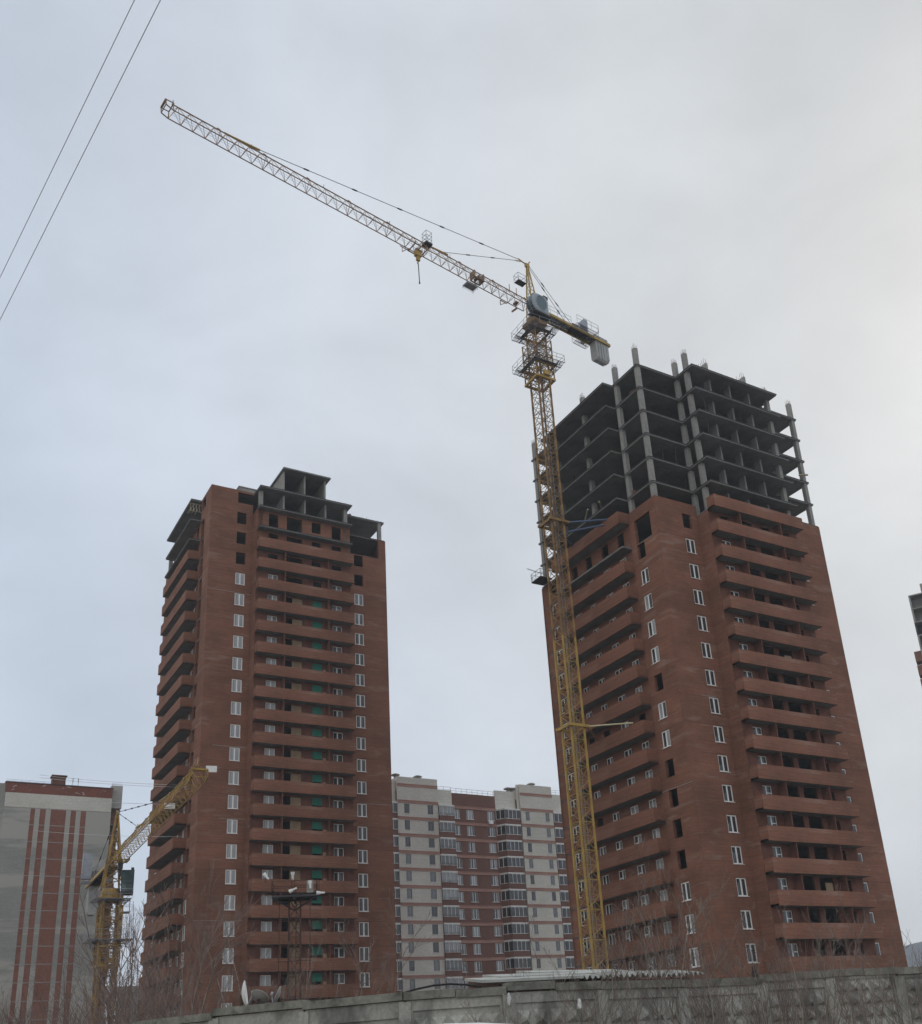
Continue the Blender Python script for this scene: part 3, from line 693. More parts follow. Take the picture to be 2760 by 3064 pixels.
    # tie rods
    def tie(nm, a, c, n=5, r_=.035):
        o = MB(); a = Vector(a); c = Vector(c); o.bar(a, c, r_, 5)
        for i in range(1, n):
            p_ = a.lerp(c, i / n); dd = (c - a).normalized(); o.bar(p_ - dd * .3, p_ + dd * .3, r_ * 2.4, 5)
        return o.build(nm, 'cdark', T)
    tie('long_tie_rod', J @ Vector((1.7, 0, za + .2)), JP(tie_long, 0, jh + .25), 6)
    tie('short_tie_rod', J @ Vector((2.1, 0, za - .2)), JP(tie_short, 0, jh + .2), 3, .03)
    k = MB(); k.bar(JP(tie_long + 2.2, 0, jh + .05), JP(tie_long - .6, 0, jh + .3), .12, 5); k.bar(JP(tie_long + 3.2, 0, jh + .03), JP(tie_long + 1.4, 0, jh + .12), .09, 5); k.build('tie_bracket', 'cyb', T)
    k = MB(); k.bar(JP(tie_short - .8, 0, jh + .25), JP(tie_short + 1.8, 0, jh + .03), .1, 5); k.build('tie_bracket', 'cyb', T)
    # trolley, cage, hook block
    k = MB(); r_ = hook_r
    for s_ in (-1, 1):
        k.bar(JP(r_ - .9, s_ * (jw / 2 + .1), -.15), JP(r_ + .9, s_ * (jw / 2 + .1), -.15), .07, 4)
        for t_ in (-.8, .8): k.bar(JP(r_ + t_, s_ * (jw / 2 + .1), -.15), JP(r_ + t_, s_ * (jw / 2 + .1), .15), .09, 5)
    for t_ in (-.8, 0, .8): k.bar(JP(r_ + t_, -jw / 2 - .1, -.15), JP(r_ + t_, jw / 2 + .1, -.15), .07, 4)
    k.bar(JP(r_ - .5, 0, -.2), JP(r_ + .3, 0, -.2), .2, 6)
    k.bar(JP(r_ + 1.0, -jw / 2 - .1, -.1), JP(r_ + 1.6, -jw / 2 - .1, -.75), .05, 4); k.bar(JP(r_ + 1.6, -jw / 2 - .1, -.1), JP(r_ + 1.6, -jw / 2 - .1, -.75), .05, 4); k.bar(JP(r_ + .9, -jw / 2 - .1, -.1), JP(r_ + 1.9, -jw / 2 - .1, -.1), .05, 4)
    k.build('trolley', jcol, T)
    hk = JP(r_, 0, -.3)
    k = MB(); k.x = Matrix.Translation(hk) @ J
    k.box(-.38, .38, -.22, .22, -.75, -.1); k.box(-.2, .2, -.14, .14, -1.35, -.75); k.bar((0, 0, -1.3), (.08, 0, -1.75), .08, 5)
    k.bar((-.25, 0, -.1), (-.25, 0, .3), .02, 4); k.bar((.25, 0, -.1), (.25, 0, .3), .02, 4)
    k.build('hook_block', 'cyb' if big else 'cdark', T)
    if big:
        k = MB(); k.bar(hk + Vector((0, 0, -1.7)), hk + Vector((0.05, 0, -4.4)), .055, 5); k.bar(hk + Vector((0.05, 0, -4.3)), hk + Vector((0.05, 0, -4.5)), .09, 5); k.build('sling', 'cdark', T)
        k = MB(); r2 = hook_r - 1.3
        k.x = Jt
        x = r2 - 1.1
        for a in (-.38, .38):
            for c_ in (-.38, .38): k.bar((x + a, c_, jh), (x + a, c_, jh + 1.7), .028, 4)
        for z in (.55, 1.1, 1.68):
            for p_, q_ in (((-.38, -.38), (.38, -.38)), ((.38, -.38), (.38, .38)), ((.38, .38), (-.38, .38)), ((-.38, .38), (-.38, -.38))): k.bar((x + p_[0], p_[1], jh + z), (x + q_[0], q_[1], jh + z), .025, 4)
        k.build('maintenance_cage', 'galv', T)
        k = MB(); k.x = Jt
        k.box(x - .45, x + .45, -.45, .45, jh - .12, jh + .1); k.build('cage_floor', 'cdark', T)
        # trolley winch half way along the inner jib
        k = MB(); k.x = Jt; x = 7.6
        k.box(x - .8, x - .65, -.45, .45, .05, jh * .8); k.box(x + .5, x + .65, -.45, .45, .05, jh * .8); k.box(x - .65, x + .5, -.45, -.3, .02, .12); k.box(x - .65, x + .5, .3, .45, .02, .12); k.box(x - .6, x - .1, .0, .4, .3, .65)
        k.bar((x - .1, -.45, .5), (x - .1, .45, .5), .2, 10)
        k.build('trolley_winch', 'cred', T)
        k = MB(); k.x = Jt
        k.box(x - .6, x + .9, -jw / 2 - .9, -jw / 2 - .05, -.1, -.05); railing(k, [Vector((x - .6, -jw / 2 - .05, 0)), Vector((x - .6, -jw / 2 - .9, 0)), Vector((x + .9, -jw / 2 - .9, 0)), Vector((x + .9, -jw / 2 - .05, 0))], -.5, .5, .02)
        k.build('winch_platform', 'galv', T)
        k = MB(); k.x = Jt
        for x in (1.3, 2.4): k.bar((x, -.2, jh), (x, -.2, jh + 1.2), .045, 4)
        k.box(1.5, 1.9, -.3, .3, -.2, .0); k.bar((2.6, -.6, -.2), (3.6, -.6, -.2), .06, 4); k.bar((3.6, -.6, -.2), (3.6, -.6, -.9), .05, 4); k.bar((3.6, -.6, -.9), (2.8, -.6, -.2), .05, 4); k.bar((1.2, -.4, -.3), (1.9, -.5, -1.1), .13, 5)
        k.build('jib_foot_gear', 'cred', T)
    # counter jib, built along -x
    k = MB(); k.x = J; c0, c1 = -1.0, -cj_l; zc = jz + .15; cw_ = .62
    for s_ in (-1, 1):
        k.box(c1, c0, s_ * cw_ - .09, s_ * cw_ + .09, zc - .05, zc + .3)
    k.build('counter_jib_beam', 'cyb', T)
    k = MB(); k.x = J; n_ = int(cj_l / 1.3)
    for i in range(n_ + 1):
        x = c0 + (c1 - c0) * i / n_
        k.bar((x, -cw_, zc), (x, cw_, zc), .05, 4)
        if i < n_: x2 = c0 + (c1 - c0) * (i + 1) / n_; k.bar((x, -cw_, zc), (x2, cw_, zc), .035, 4); k.bar((x2, -cw_, zc), (x, cw_, zc), .035, 4)
    k.build('counter_jib_bracing', 'cdark', T)
    k = MB(); k.x = J
    k.box(c1 + 1.6, c0, -cw_ + .1, cw_ - .1, zc + .31, zc + .34); 
    for (xa, xb, ya, yb) in ((c1 + 2.2, c1 + 4.4, -cw_ - 1.0, -cw_ - .1), (c1 + 3.0, c1 + 6.6, cw_ + .1, cw_ + .9)):
        q_ = xa
        while q_ <= xb: k.box(q_ - .02, q_ + .02, ya, yb, zc + .1, zc + .13); q_ += .2
        for yy in (ya, (ya + yb) / 2, yb): k.box(xa, xb, yy - .03, yy + .03, zc + .06, zc + .099)
    k.build('walkway', 'galv', T)
    k = MB(); k.x = J
    railing(k, [Vector((c0, -cw_ - .1, 0)), Vector((c1 + 4.6, -cw_ - .1, 0))], zc + .3); railing(k, [Vector((c0, cw_ + .1, 0)), Vector((c1 + 6.8, cw_ + .1, 0))], zc + .3)
    railing(k, [Vector((c1 + 4.5, -cw_ - .1, 0)), Vector((c1 + 4.5, -cw_ - 1.0, 0)), Vector((c1 + 2.1, -cw_ - 1.0, 0)), Vector((c1 + 2.1, cw_ + .1, 0)), Vector((c1 + 3.0, cw_ + 1.0, 0)), Vector((c1 + 6.7, cw_ + 1.0, 0))], zc + .15)
    k.build('walkway_railing', 'galv', T)
    k = MB(); k.x = J
    k.box(c1 + 2.5, c1 + 3.1, -cw_ - .95, -cw_ + .1, zc + .6, zc + 3.7); k.build('electrical_cabinet', 'galv', T)
    k = MB(); k.x = J
    k.bar((c1 + 4.6, -.5, zc + .75), (c1 + 4.6, .5, zc + .75), .38, 12); k.box(c1 + 5.2, c1 + 6.2, -.5, .35, zc + .35, zc + 1.0); k.box(c1 + 4.0, c1 + 5.0, .5, .65, zc + .3, zc + 1.2); k.box(c1 + 4.0, c1 + 5.0, -.65, -.5, zc + .3, zc + 1.2); k.box(c1 + 3.6, c1 + 6.4, -.6, .6, zc + .2, zc + .34)
    k.build('hoist_winch', 'cdark', T)
    # counterweight blocks hanging through the counter jib
    nb2 = 5
    for i in range(nb2):
        x = c1 + .25 + i * (.48 if big else .36)
        k = MB(); k.x = J
        hw_ = .5
        dz = 2.85 if big else 3.4
        b1 = -dz + (.35 if i == 0 else 0)
        pts = [(-hw_ - .0, .9), (-hw_, b1 + .3), (-hw_ + .2, b1), (hw_ - .2, b1), (hw_, b1 + .3), (hw_, .9)]
        n = len(pts); wd = (.39 if big else .30)
        k.add([(x, y, zc + z) for y, z in pts] + [(x + wd, y, zc + z) for y, z in pts], [tuple(range(n))[::-1], tuple(range(n, 2 * n))] + [(a, (a + 1) % n, (a + 1) % n + n, a + n) for a in range(n)])
        k.build('counterweight_block', 'cwc', T)
    # counter-jib ties
    for s_ in (-1, 1):
        tie('counter_tie', J @ Vector((.2, s_ * .08, za)), J @ Vector((c1 + (5.2 if s_ < 0 else 6.8), s_ * cw_, zc + .35)), 3, .03)
    k = MB(); k.bar(J @ Vector((c1 + 4.4, -cw_, zc + .35)), J @ Vector((c1 + 7.4, -cw_, zc + .95)), .09, 5); k.build('tie_bracket', 'cred', T)
    # cab
    cb = D.objects.new('operator_cab', None); COL.objects.link(cb); cb.parent = T
    return T, J, JP, cb, zc
def cab_big(cb, J, z0):
    """rounded cab: a fat disc side with a green-glass nose that looks along the jib"""
    J = J @ Matrix.Scale(-1, 4, Vector((0, 1, 0)))
    k = MB(); k.x = J
    y0, y1 = -1.85, -.72      # hangs on the side facing the camera
    def prof(w_):
        pts = []
        for i in range(13):
            t = -math.pi / 2 + math.pi * i / 12 * .98; pts.append((.75 + 1.05 * w_ * math.cos(t), 1.45 + 1.32 * w_ * math.sin(t)))
        return pts + [(-.55, 2.75), (-.9, 2.2), (-.9, .2)]
    pf = prof(1.0); n = len(pf)
    def loft(k_, ya, sa, yb, sb):
        ca = (.4, 1.45)
        A_ = [(ca[0] + (x - ca[0]) * sa, ya, z0 + ca[1] + (z - ca[1]) * sa) for x, z in pf]; B_ = [(ca[0] + (x - ca[0]) * sb, yb, z0 + ca[1] + (z - ca[1]) * sb) for x, z in pf]
        k_.add(A_ + B_, [(i, (i + 1) % n, (i + 1) % n + n, i + n) for i in range(n)])
        return A_, B_
    A_, B_ = loft(k, y0, .86, y0 + .12, 1.0); C_, E_ = loft(k, y0 + .12, 1.0, y1, 1.0)
    k.add(A_, [tuple(range(n))]); k.add(E_, [tuple(range(n))[::-1]])
    k.build('cab_shell', 'cabg', cb)
    g = MB(); g.x = J
    # wrap glass on the nose
    A_ = [(.4 + (x - .4) * 1.02, y0 + .16, z0 + 1.45 + (z - 1.45) * 1.02) for x, z in pf[1:12]]; B_ = [(x, y1 - .06, z) for x, y, z in A_]
    m_ = len(A_); g.add(A_ + B_, [(i, i + 1, i + 1 + m_, i + m_) for i in range(m_ - 1)])
    g.build('windscreen', 'cabglass', cb)
    k = MB(); k.x = J
    k.lathe([(.01, 0), (.95, 0), (.95, .03), (.01, .03)], (0, 0, 0), 24)
    for i, v in enumerate(k.v): pass
    # round side window, turned to face -y
    k2 = MB(); k2.x = J
    vv = []; n3 = 24
    for i in range(n3):
        t = 2 * math.pi * i / n3; vv.append((.35 + .82 * math.cos(t), y0 - .02, z0 + 1.5 + 1.05 * math.sin(t)))
    k2.add(vv, [tuple(range(n3))]); k2.build('side_window', mat_side, cb)
    k3 = MB(); k3.x = J
    for i in range(n3): k3.bar(vv[i], vv[(i + 1) % n3], .035, 4)
    for i in (2, 5, 8):
        A1 = A_[i]; B1 = B_[i]; k3.bar(A1, B1, .035, 4)
    mid = (y0 + y1) / 2
    pr = [(x, mid, z) for x, y, z in A_]
    for a, c in zip(pr, pr[1:]): k3.bar(a, c, .03, 4)
    k3.build('window_frame', 'galv', cb)
    k4 = MB(); k4.x = J; k4.box(-1.0, 1.6, y0 - .05, y1 + .05, z0 - .12, z0 + .06); k4.box(-1.0, -.3, y0 + .2, y1, z0 + 2.7, z0 + 3.1); k4.build('cab_floor', 'cdark', cb)
mat_side = mat('cab_side_glass', (0.06, 0.11, 0.13), 0.15, 0.1, 0.6, spec=0.6)
CB = Vector((6.617, 100.034, 0))
TC, J, JP, cb, zc = crane('tower_crane', CB, 'tall yellow tower crane against the right brick high-rise, long jib pointing upper left', -131, 78.4, 83.3, .80, .078, 2.8, 30,
      44.2, 84.72, 1.15, 1.35, .027, 91.7, 17.0, 12.5, 36.8, 13.6)
cab_big(cb, J, 83.15)
# ties from the mast to the building
def collar(T, z, m='cyb', h=1.08):
    k = MB(); k.x = rotz(RZ)
    for s_ in (-1, 1):
        k.box(-h - .25, h + .25, s_ * h - .11, s_ * h + .11, z - .14, z + .14); k.box(s_ * h - .11, s_ * h + .11, -h + .11, h - .11, z - .139, z + .139)
    k.build('mast_collar', m, T)
def fromR(x, y, z): return Vector((17.1565, 94.9970, 0)) + AV * x + BV * y + Vector((0, 0, z)) - CB
collar(TC, 32.2); collar(TC, 55.7, 'cy')
k = MB(); k.bar(fromR(-5.1, 8.9, 32.2), fromR(-1.45, 6.1, 32.1), .08, 8); k.build('anchor_strut', 'cream', TC)
k = MB(); k.bar(fromR(-5.1, 9.0, 32.1), fromR(-.1, 13.4, 32.1), .09, 6); k.bar(fromR(-5.1, 10.8, 32.1), fromR(-.1, 16.4, 32.1), .09, 6); k.build('anchor_strut', 'cy', TC)
for p_, q_ in (((-5.0, 9.2, 55.85), (-.3, 5.6, 55.6)), ((-5.0, 9.0, 54.6), (-.3, 6.4, 55.5)), ((-5.0, 10.9, 55.7), (-.1, 14.0, 55.6))):
    k = MB(); k.bar(fromR(*p_), fromR(*q_), .10, 8); k.build('anchor_strut', 'blue', TC)

# the small crane at the left
dl = 121.0; azl = rad(-21.55)
CL = Vector((math.sin(azl) * dl, math.cos(azl) * dl, 0))
zl = lambda t: t * dl + 1.6
az_t = rad(-17.4); tipD = dl * .1835 / .2672
TIP = Vector((math.sin(az_t) * tipD, math.cos(az_t) * tipD, 0)); dv = TIP - CL
TC2, J2, JP2, cb2, zc2 = crane('tower_crane', CL, 'short yellow tower crane before the red-striped block, its jib reaching right',
      math.degrees(math.atan2(dv.x, dv.y)), zl(.1560), zl(.1613), .88, .12, 2.5, 10, dv.length - 2, zl(.1835), 1.3, 1.5, 0.0, zl(.2300), 4.5, 15.0, dv.length * .62, 13.0, big=False, mcol='camb', jcol='camb')
k = MB(); k.x = J2
y0, y1 = -2.6, -1.2; z0 = zl(.1605)
A_ = [(.0, 0), (1.6, .15), (1.9, 1.0), (1.75, 2.25), (0, 2.25)]; n = len(A_)
CSX = Matrix.Translation((0, 0, 0))
CBX = rotz(-math.pi / 2 - rad(-20.8)) @ Matrix.Identity(4)
# the cab hangs to the right of the mast, its glass nose to the camera
vr = Vector((math.cos(azl), -math.sin(azl), 0)); vf = Vector((-math.sin(azl), -math.cos(azl), 0))   # right and towards the camera
def CP(a, c, z): return vr * a + vf * c + Vector((0, 0, z))
def cbox(k_, a0, a1, c0, c1, z0_, z1_, taper=0.0):
    vv = [CP(a0, c0, z0_), CP(a1, c0, z0_), CP(a1 - taper, c1, z0_), CP(a0 + taper, c1, z0_), CP(a0, c0, z1_), CP(a1, c0, z1_), CP(a1, c1, z1_), CP(a0, c1, z1_)]
    k_.add(vv, [(0, 3, 2, 1), (4, 5, 6, 7), (0, 1, 5, 4), (1, 2, 6, 5), (2, 3, 7, 6), (3, 0, 4, 7)])
k = MB(); cbox(k, .95, 2.25, -.4, 1.1, z0 - .25, z0); cbox(k, .95, 2.25, -.4, 1.1, z0 + 2.2, z0 + 2.3); cbox(k, .95, 2.25, -.4, -.35, z0, z0 + 2.2); cbox(k, 1.9, 2.2, .0, .4, z0 + 2.3, z0 + 2.7)
for a in (.98, 1.6, 2.21): cbox(k, a - .03, a + .03, 1.08, 1.13, z0, z0 + 2.2)
for z in (z0 + .9, z0 + 1.3): cbox(k, .97, 2.23, 1.08, 1.12, z, z + .05)
k.build('cab_shell', 'cdark', cb2)
k = MB(); cbox(k, 1.0, 2.19, -.35, 1.06, z0 + .02, z0 + 2.18); k.build('cab_glass', 'cabglass', cb2)
k = MB()
for a, c, z in ((2.2, .6, z0 - 1.2),):
    pass
k.x = Matrix(((vr.x, vf.x, 0, 0), (vr.y, vf.y, 0, 0), (0, 0, 1, 0), (0, 0, 0, 1)))
railing(k, [Vector((1.1, .8, 0)), Vector((2.0, .8, 0)), Vector((2.0, -.4, 0)), Vector((1.1, -.4, 0))], z0 - 2.1, 1.3, .03)
k.box(1.0, 2.05, -.45, .85, z0 - 2.2, z0 - 2.1)
k.bar((1.2, .2, z0 - 4.8), (1.2, .2, z0 - 2.7), .02, 4); k.bar((1.8, .2, z0 - 4.8), (1.8, .2, z0 - 2.7), .02, 4)
for i in range(4): k.bar((1.2, .2, z0 - 4.8 + .7 * i), (1.8, .2, z0 - 4.8 + .7 * i), .02, 4)
k.build('side_basket', 'galv', cb2)
# white sign plates on the jib
for r_, s_, nm in ((dv.length - .4, (.85, .52), 'sign_plate'), (dv.length * .72, (.9, .5), 'sign_plate')):
    k = MB(); c_ = JP2(r_, -.5 if r_ > dv.length * .9 else 0, .95 if r_ > dv.length * .9 else .35)
    k.x = Matrix(((vr.x, vf.x, 0, c_.x), (vr.y, vf.y, 0, c_.y), (0, 0, 1, c_.z), (0, 0, 0, 1)))
    dx = 1.45 if r_ > dv.length * .9 else 0
    k.box(dx - s_[0] / 2, dx + s_[0] / 2, -.03, .03, -s_[1] / 2, s_[1] / 2); k.bar((0, 0, 0), (dx, 0, 0), .03, 4); k.build(nm, 'white', TC2)

# ------------------------------------------------------------------ pale and brown apartment block in the middle
G = empty('apartment_block', (-19.13, 167.91, 0), RZ, 'pale and brown apartment block with glazed balconies between the two brick high-rises', 'apartment block')
FL = 2.82; ROW0 = 40.65 + 1.6 - .15       # z of the window heads of the top row
def facade(u0, u1, zt, y, m, wins, name='facade_panel'):
    hs = []
    for r in range(15):
        z = ROW0 - FL * r
        if z - 1.6 < .5: break
        for a, c, dz in wins: hs.append((a, c, z - 1.62 - dz, z - dz))
    wall('y', y, .3, u0, u1, 0, zt, hs).build(name, m, G)
    for a, c, z0, z1 in hs:
        n = 3 if c - a > 1.15 else 1
        window(G, 'y', y + .1, a, c, z0, z1, pane=('glass_curtain_sky', 'glass_mid', 'glass_dark') if n > 1 else ('glass_mid', 'glass_dark'), cols=n, fw=.06, fr='pvc' if n > 1 else 'galv')
        k = MB(); k.box(a - .05, c + .05, y - .08, y - .001, z0 - .06, z0); k.build('window_sill', 'pvc', G)
def bands(u0, u1, y, zs, m='band', h=.48):
    me = MB(); me.box(u0, u1, y - .09, y - .001, 0, h); me.box(u0, u1, y - .14, y - .09, h - .1, h); me = me.mesh('cornice_band', m)
    for z in zs: put('cornice_band', me, G, (0, 0, z))
zr = 46.7
bz = [ROW0 + .12 - FL * r for r in range(-1, 14)]
facade(-.13, 7.5, zr, 0.0, 'sil', [(1.1, 2.05, 0), (5.47, 6.55, 0)]); bands(-.13, 7.5, 0.0, bz)
facade(10.5, 16.4, zr - 2.0, .5, 'brn', [(10.62, 11.95, .25), (13.25, 14.72, .25)]); bands(10.5, 16.45, .5, [z - .25 for z in bz[1:]])
facade(16.45, 19.5, zr - 1.9, 1.0, 'brn', [(17.75, 19.2, .1)]); bands(16.5, 19.5, 1.0, [z - .15 for z in bz[1:]])
facade(24.2, 31.1, zr + .4, 0.0, 'sil', [(25.15, 25.96, -.05), (29.4, 30.25, -.05)]); bands(24.2, 31.1, 0.0, [z + .05 for z in bz])
facade(23.8, 24.19, zr + .4, .35, 'sil', [], 'pilaster')
for u0, u1, y, zt in ((7.52, 10.48, .5, zr - 1.6), (19.5, 23.78, 1.0, zr - .8), (31.12, 35.0, .6, zr - .8), (-3.4, -.14, .6, zr - .6)):
    wall('y', y, .3, u0, u1, ROW0 + .35, zt, []).build('facade_panel', 'sil', G)
    wall('y', y, .3, u0, u1, 0, ROW0 + .349, []).build('facade_panel', 'brn', G)
def glazed(u0, u1, yback, proj, skew=0.0, dark=False, dz=0.0, ncol=4):
    """glazed balcony: brown parapet, white head, white mullions; left end may be cut at an angle"""
    e0 = MB(); pts = [(u0, yback), (u0 + skew, yback - proj), (u1, yback - proj), (u1, yback)]
    e0.prism(pts, 0, .95); pm = e0.mesh('parapet', 'brn')
    e1 = MB(); e1.prism([(pts[0][0] - .06, pts[0][1]), (pts[1][0] - .06, pts[1][1] - .06), (u1 + .06, pts[2][1] - .06), (u1 + .06, yback)], 2.62, 2.82); hm = e1.mesh('balcony_roof', 'white')
    gl = MB(); ins = .05
    gl.prism([(u0 + ins, yback), (u0 + skew + ins, yback - proj + ins), (u1 - ins, yback - proj + ins), (u1 - ins, yback)], .95, 2.62); gm = [gl.mesh('glazing', 'glass_dark' if dark else x) for x in ('glass_mid', 'glass_curtain_sky', 'glass_dark')]
    fr = MB()
    path = [Vector((*p_, 0)) for p_ in pts]
    for a, c in zip(path, path[1:]):
        n = max(1, int(round((c - a).length / ((u1 - u0 - skew) / ncol))))
        for i in range(n + 1):
            p_ = a.lerp(c, i / n); fr.bar((p_.x, p_.y, .95), (p_.x, p_.y, 2.62), .05, 4)
        for z in (1.0, 2.56): fr.bar((a.x, a.y, z), (c.x, c.y, z), .045, 4)
    fm = fr.mesh('glazing_frame', 'pvc')
    ra = MB()
    railing(ra, [Vector((pts[1][0], pts[1][1] - .12, 0)), Vector((u1, pts[2][1] - .12, 0))], .85, .45, .02); rm = ra.mesh('balcony_rail', 'cdark')
    for r in range(14):
        z = ROW0 - FL * r - 2.6 + dz
        if z < .3: break
        e = D.objects.new('glazed_balcony', None); COL.objects.link(e); e.parent = G; e.location = (0, 0, z)
        put('parapet', pm, e); put('balcony_roof', hm, e); put('glazing', random.choice(gm[:2] if not dark else gm[2:]), e); put('glazing_frame', fm, e)
        if not dark: put('balcony_rail', rm, e)
glazed(7.56, 10.46, .5, .75)
glazed(19.55, 23.75, 1.0, 1.35, .95, True, .12)
glazed(31.2, 34.9, .6, .7, 0, True, .1)
glazed(-3.3, -.2, .6, .6, 0, True)
k = MB(); k.box(-12, 36, 1.32, 15, 0, zr - 2.1); k.build('building_body', 'brn', G)
k = MB(); k.box(-.1, 7.4, .31, 4, zr - 2.09, zr - .02); k.box(24.3, 31.0, .31, 4, zr - 2.09, zr + .3); k.build('roof_parapet_block', 'sil', G)
for u in (4.5, 27.7, 22.6, 23.4, .3):
    k = MB(); h = zr if u in (4.5, .3) else zr + .4
    if u in (22.6, 23.4): h = zr - .8
    k.lathe([(.3, 0), (.3, .5), (.75, .55), (.8, .65), (.4, .85), (.01, .9)], (u, 1.4, h - .05), 12); k.build('roof_vent', 'plaster', G)
k = MB(); railing(k, [Vector((7.6, .6, 0)), Vector((10.4, .6, 0)), Vector((10.6, 1.0, 0)), Vector((19.4, 1.4, 0)), Vector((20, 1.1, 0)), Vector((23.7, 1.1, 0))], zr - 1.9, .9, .03); k.build('roof_railing', 'galv', G)
k = MB(); railing(k, [Vector((31.2, .7, 0)), Vector((35, .7, 0))], zr - .8, .8, .03); k.build('roof_railing', 'galv', G)
k = MB(); k.box(17.75, 18.6, .45, .95, ROW0 - 2.45, ROW0 - 1.85); k.build('air_conditioner', 'pvc', G)

# ------------------------------------------------------------------ striped block at the left edge
P = empty('striped_block', (-74.54, 174.77, 0), RZ, 'pale grey brick apartment block with red vertical stripes behind the short crane', 'apartment block')
zt = 50.5
k = MB(); k.box(-13.06, 4.2, 0, 14, 0, zt - 1.75); k.build('gable_wall', 'silw', P)
k = MB(); k.box(-13.0, 4.2, -.02, .5, zt - 4.2, zt - 1.751); k.build('attic_panel', 'sil', P)
k = MB(); k.box(-13.06, 4.2, -.03, 14, zt - 1.75, zt); k.build('roof_parapet', mat('flaking_red_brick', (0.235, 0.088, 0.062), 0.9, 0.1, .4, brick=(.26, .077, (.8, .8, .8)), patch=((0.55, 0.5, 0.47), 0.9, 0.60, 0.04, (1, 1, 2.2), 0.8)), P)
k = MB(); k.box(-13.2, 4.35, -.16, 14, zt + .001, zt + .12); k.build('roof_coping', 'cdark', P)
for u0, u1 in ((-8.85, -8.14), (-7.35, -6.45), (-5.64, -3.21), (-2.42, -1.58), (-.79, .06)):
    me = MB(); me.box(u0, u1, -.035, 0, 0, 2.68); me = me.mesh('red_brick_panel', 'stripe')
    li = MB(); li.box(u0, u1, -.035, 0, 0, .15); li = li.mesh('lintel_strip', 'plaster')
    z = zt - 4.33 - 2.7
    while z > .2:
        put('red_brick_panel', me, P, (0, 0, z)); put('lintel_strip', li, P, (0, 0, z - .155)); z -= 2.85
me = MB(); me.box(-13.06, 4.2, -.012, 0, 0, .03); me = me.mesh('floor_joint', 'cdark')
put('floor_joint', me, P, (0, 0, zt - 4.3))
k = MB(); k.box(4.202, 6.1, 1.0, 14, zt - 3.2, zt + .9); k.build('side_parapet', 'silw', P)
k = MB(); k.box(4.202, 5.8, 2.0, 14, 0, zt - 3.21); k.build('side_wall', 'brn', P)
z = zt - 6.2
while z > 1:
    k = MB(); k.box(4.202, 5.7, .7, 1.999, z, z + 1.15); k.build('loggia_parapet', 'brick_dark', P)
    k = MB(); k.box(4.21, 5.9, .6, 1.99, z - .16, z - .002); k.build('loggia_slab', 'slab', P); z -= 2.85
k = MB(); k.box(-22, -13.062, .6, 14, 0, zt - .1); k.build('side_section_wall', 'silw', P)
k = MB(); k.box(-5.65, -3.5, 1.5, 3.3, zt + .1, zt + 2.0); k.box(-5.85, -3.3, 1.3, 3.5, zt + 2.0, zt + 2.2); k.build('chimney', 'brick_dark', P)
k = MB()
for u in (-2.3, -1.4): k.bar((u, 1.6, zt), (u, 1.6, zt + 1.9), .04, 4); k.bar((u, 1.6, zt + 1.1), (u, 1.6, zt + 1.9), .09, 4)
k.bar((-2.6, 1.6, zt + .55), (-1.1, 1.6, zt + .55), .05, 4)
k.build('roof_antenna', 'galv', P)
k = MB(); railing(k, [Vector((-13, .3, 0)), Vector((-6, .3, 0))], zt + .05, .5, .025); k.build('roof_railing', 'galv', P)
k = MB(); railing(k, [Vector((4.3, 1.3, 0)), Vector((6, 1.3, 0))], zt + .9, .45, .025); k.build('roof_railing', 'galv', P)

# ------------------------------------------------------------------ unfinished block at the right edge
az = rad(23.42); dd = 216.0
Q = empty('concrete_tower', (math.sin(az) * dd, math.cos(az) * dd, 0), rad(-26), 'dark unfinished concrete tower cut off by the right edge of the picture', 'unfinished tower')
# local x runs to the right, local y away
for i in range(28):
    z = 86.0 - 3.0 * i
    k = MB(); k.box(0, 22, 0, 16, z - .25, z); k.build('floor_slab', 'plaster', Q)
    if z - 3 < 0: break
    k = MB(); k.box(.0, .35, .001, 16, z - 3, z - .251); k.box(.351, 22, 2.4, 2.7, z - 3, z - .251); k.build('infill_wall', 'cdark' if i % 3 == 2 else 'conc', Q)
    for x in (3.1, 7, 12):
        k = MB(); k.box(x, x + .4, .1, 2.39, z - 3, z - .251); k.build('cross_wall', 'conc', Q)
    if i >= 4:
        k = MB(); k.box(-1.35, -.002, 0.2, 2.6, z - 2.75 + .2, z - .35); k.build('balcony_box', 'brn', Q)
k = MB(); k.box(2.6, 20, 3, 12, 86.0, 89.2); k.build('roof_room', 'conc', Q)

# ------------------------------------------------------------------ low pale building far away on the left
az = rad(-20.9); dd = 260.0
k = MB(); k.box(0, 26, 0, 14, 0, 20.8); k.box(-.3, 26.3, -.3, 14.3, 20.801, 23.6 - 1.4)
V = empty('distant_building', (math.sin(az) * dd, math.cos(az) * dd, 0), rad(18), 'low pale building far away in the gap left of the left brick high-rise', 'building')
k.build('building_walls', 'plaster', V)
for r in range(6):
    for i in range(8):
        kk = MB(); kk.box(1.4 + 3.0 * i, 2.9 + 3.0 * i, -.03, .0, 2 + 3.1 * r, 3.6 + 3.1 * r)
        if r == 0 and i == 0: wm = kk.mesh('window', 'glass_dark')
        put('window', wm, V, (3.0 * i, 0, 3.1 * r))

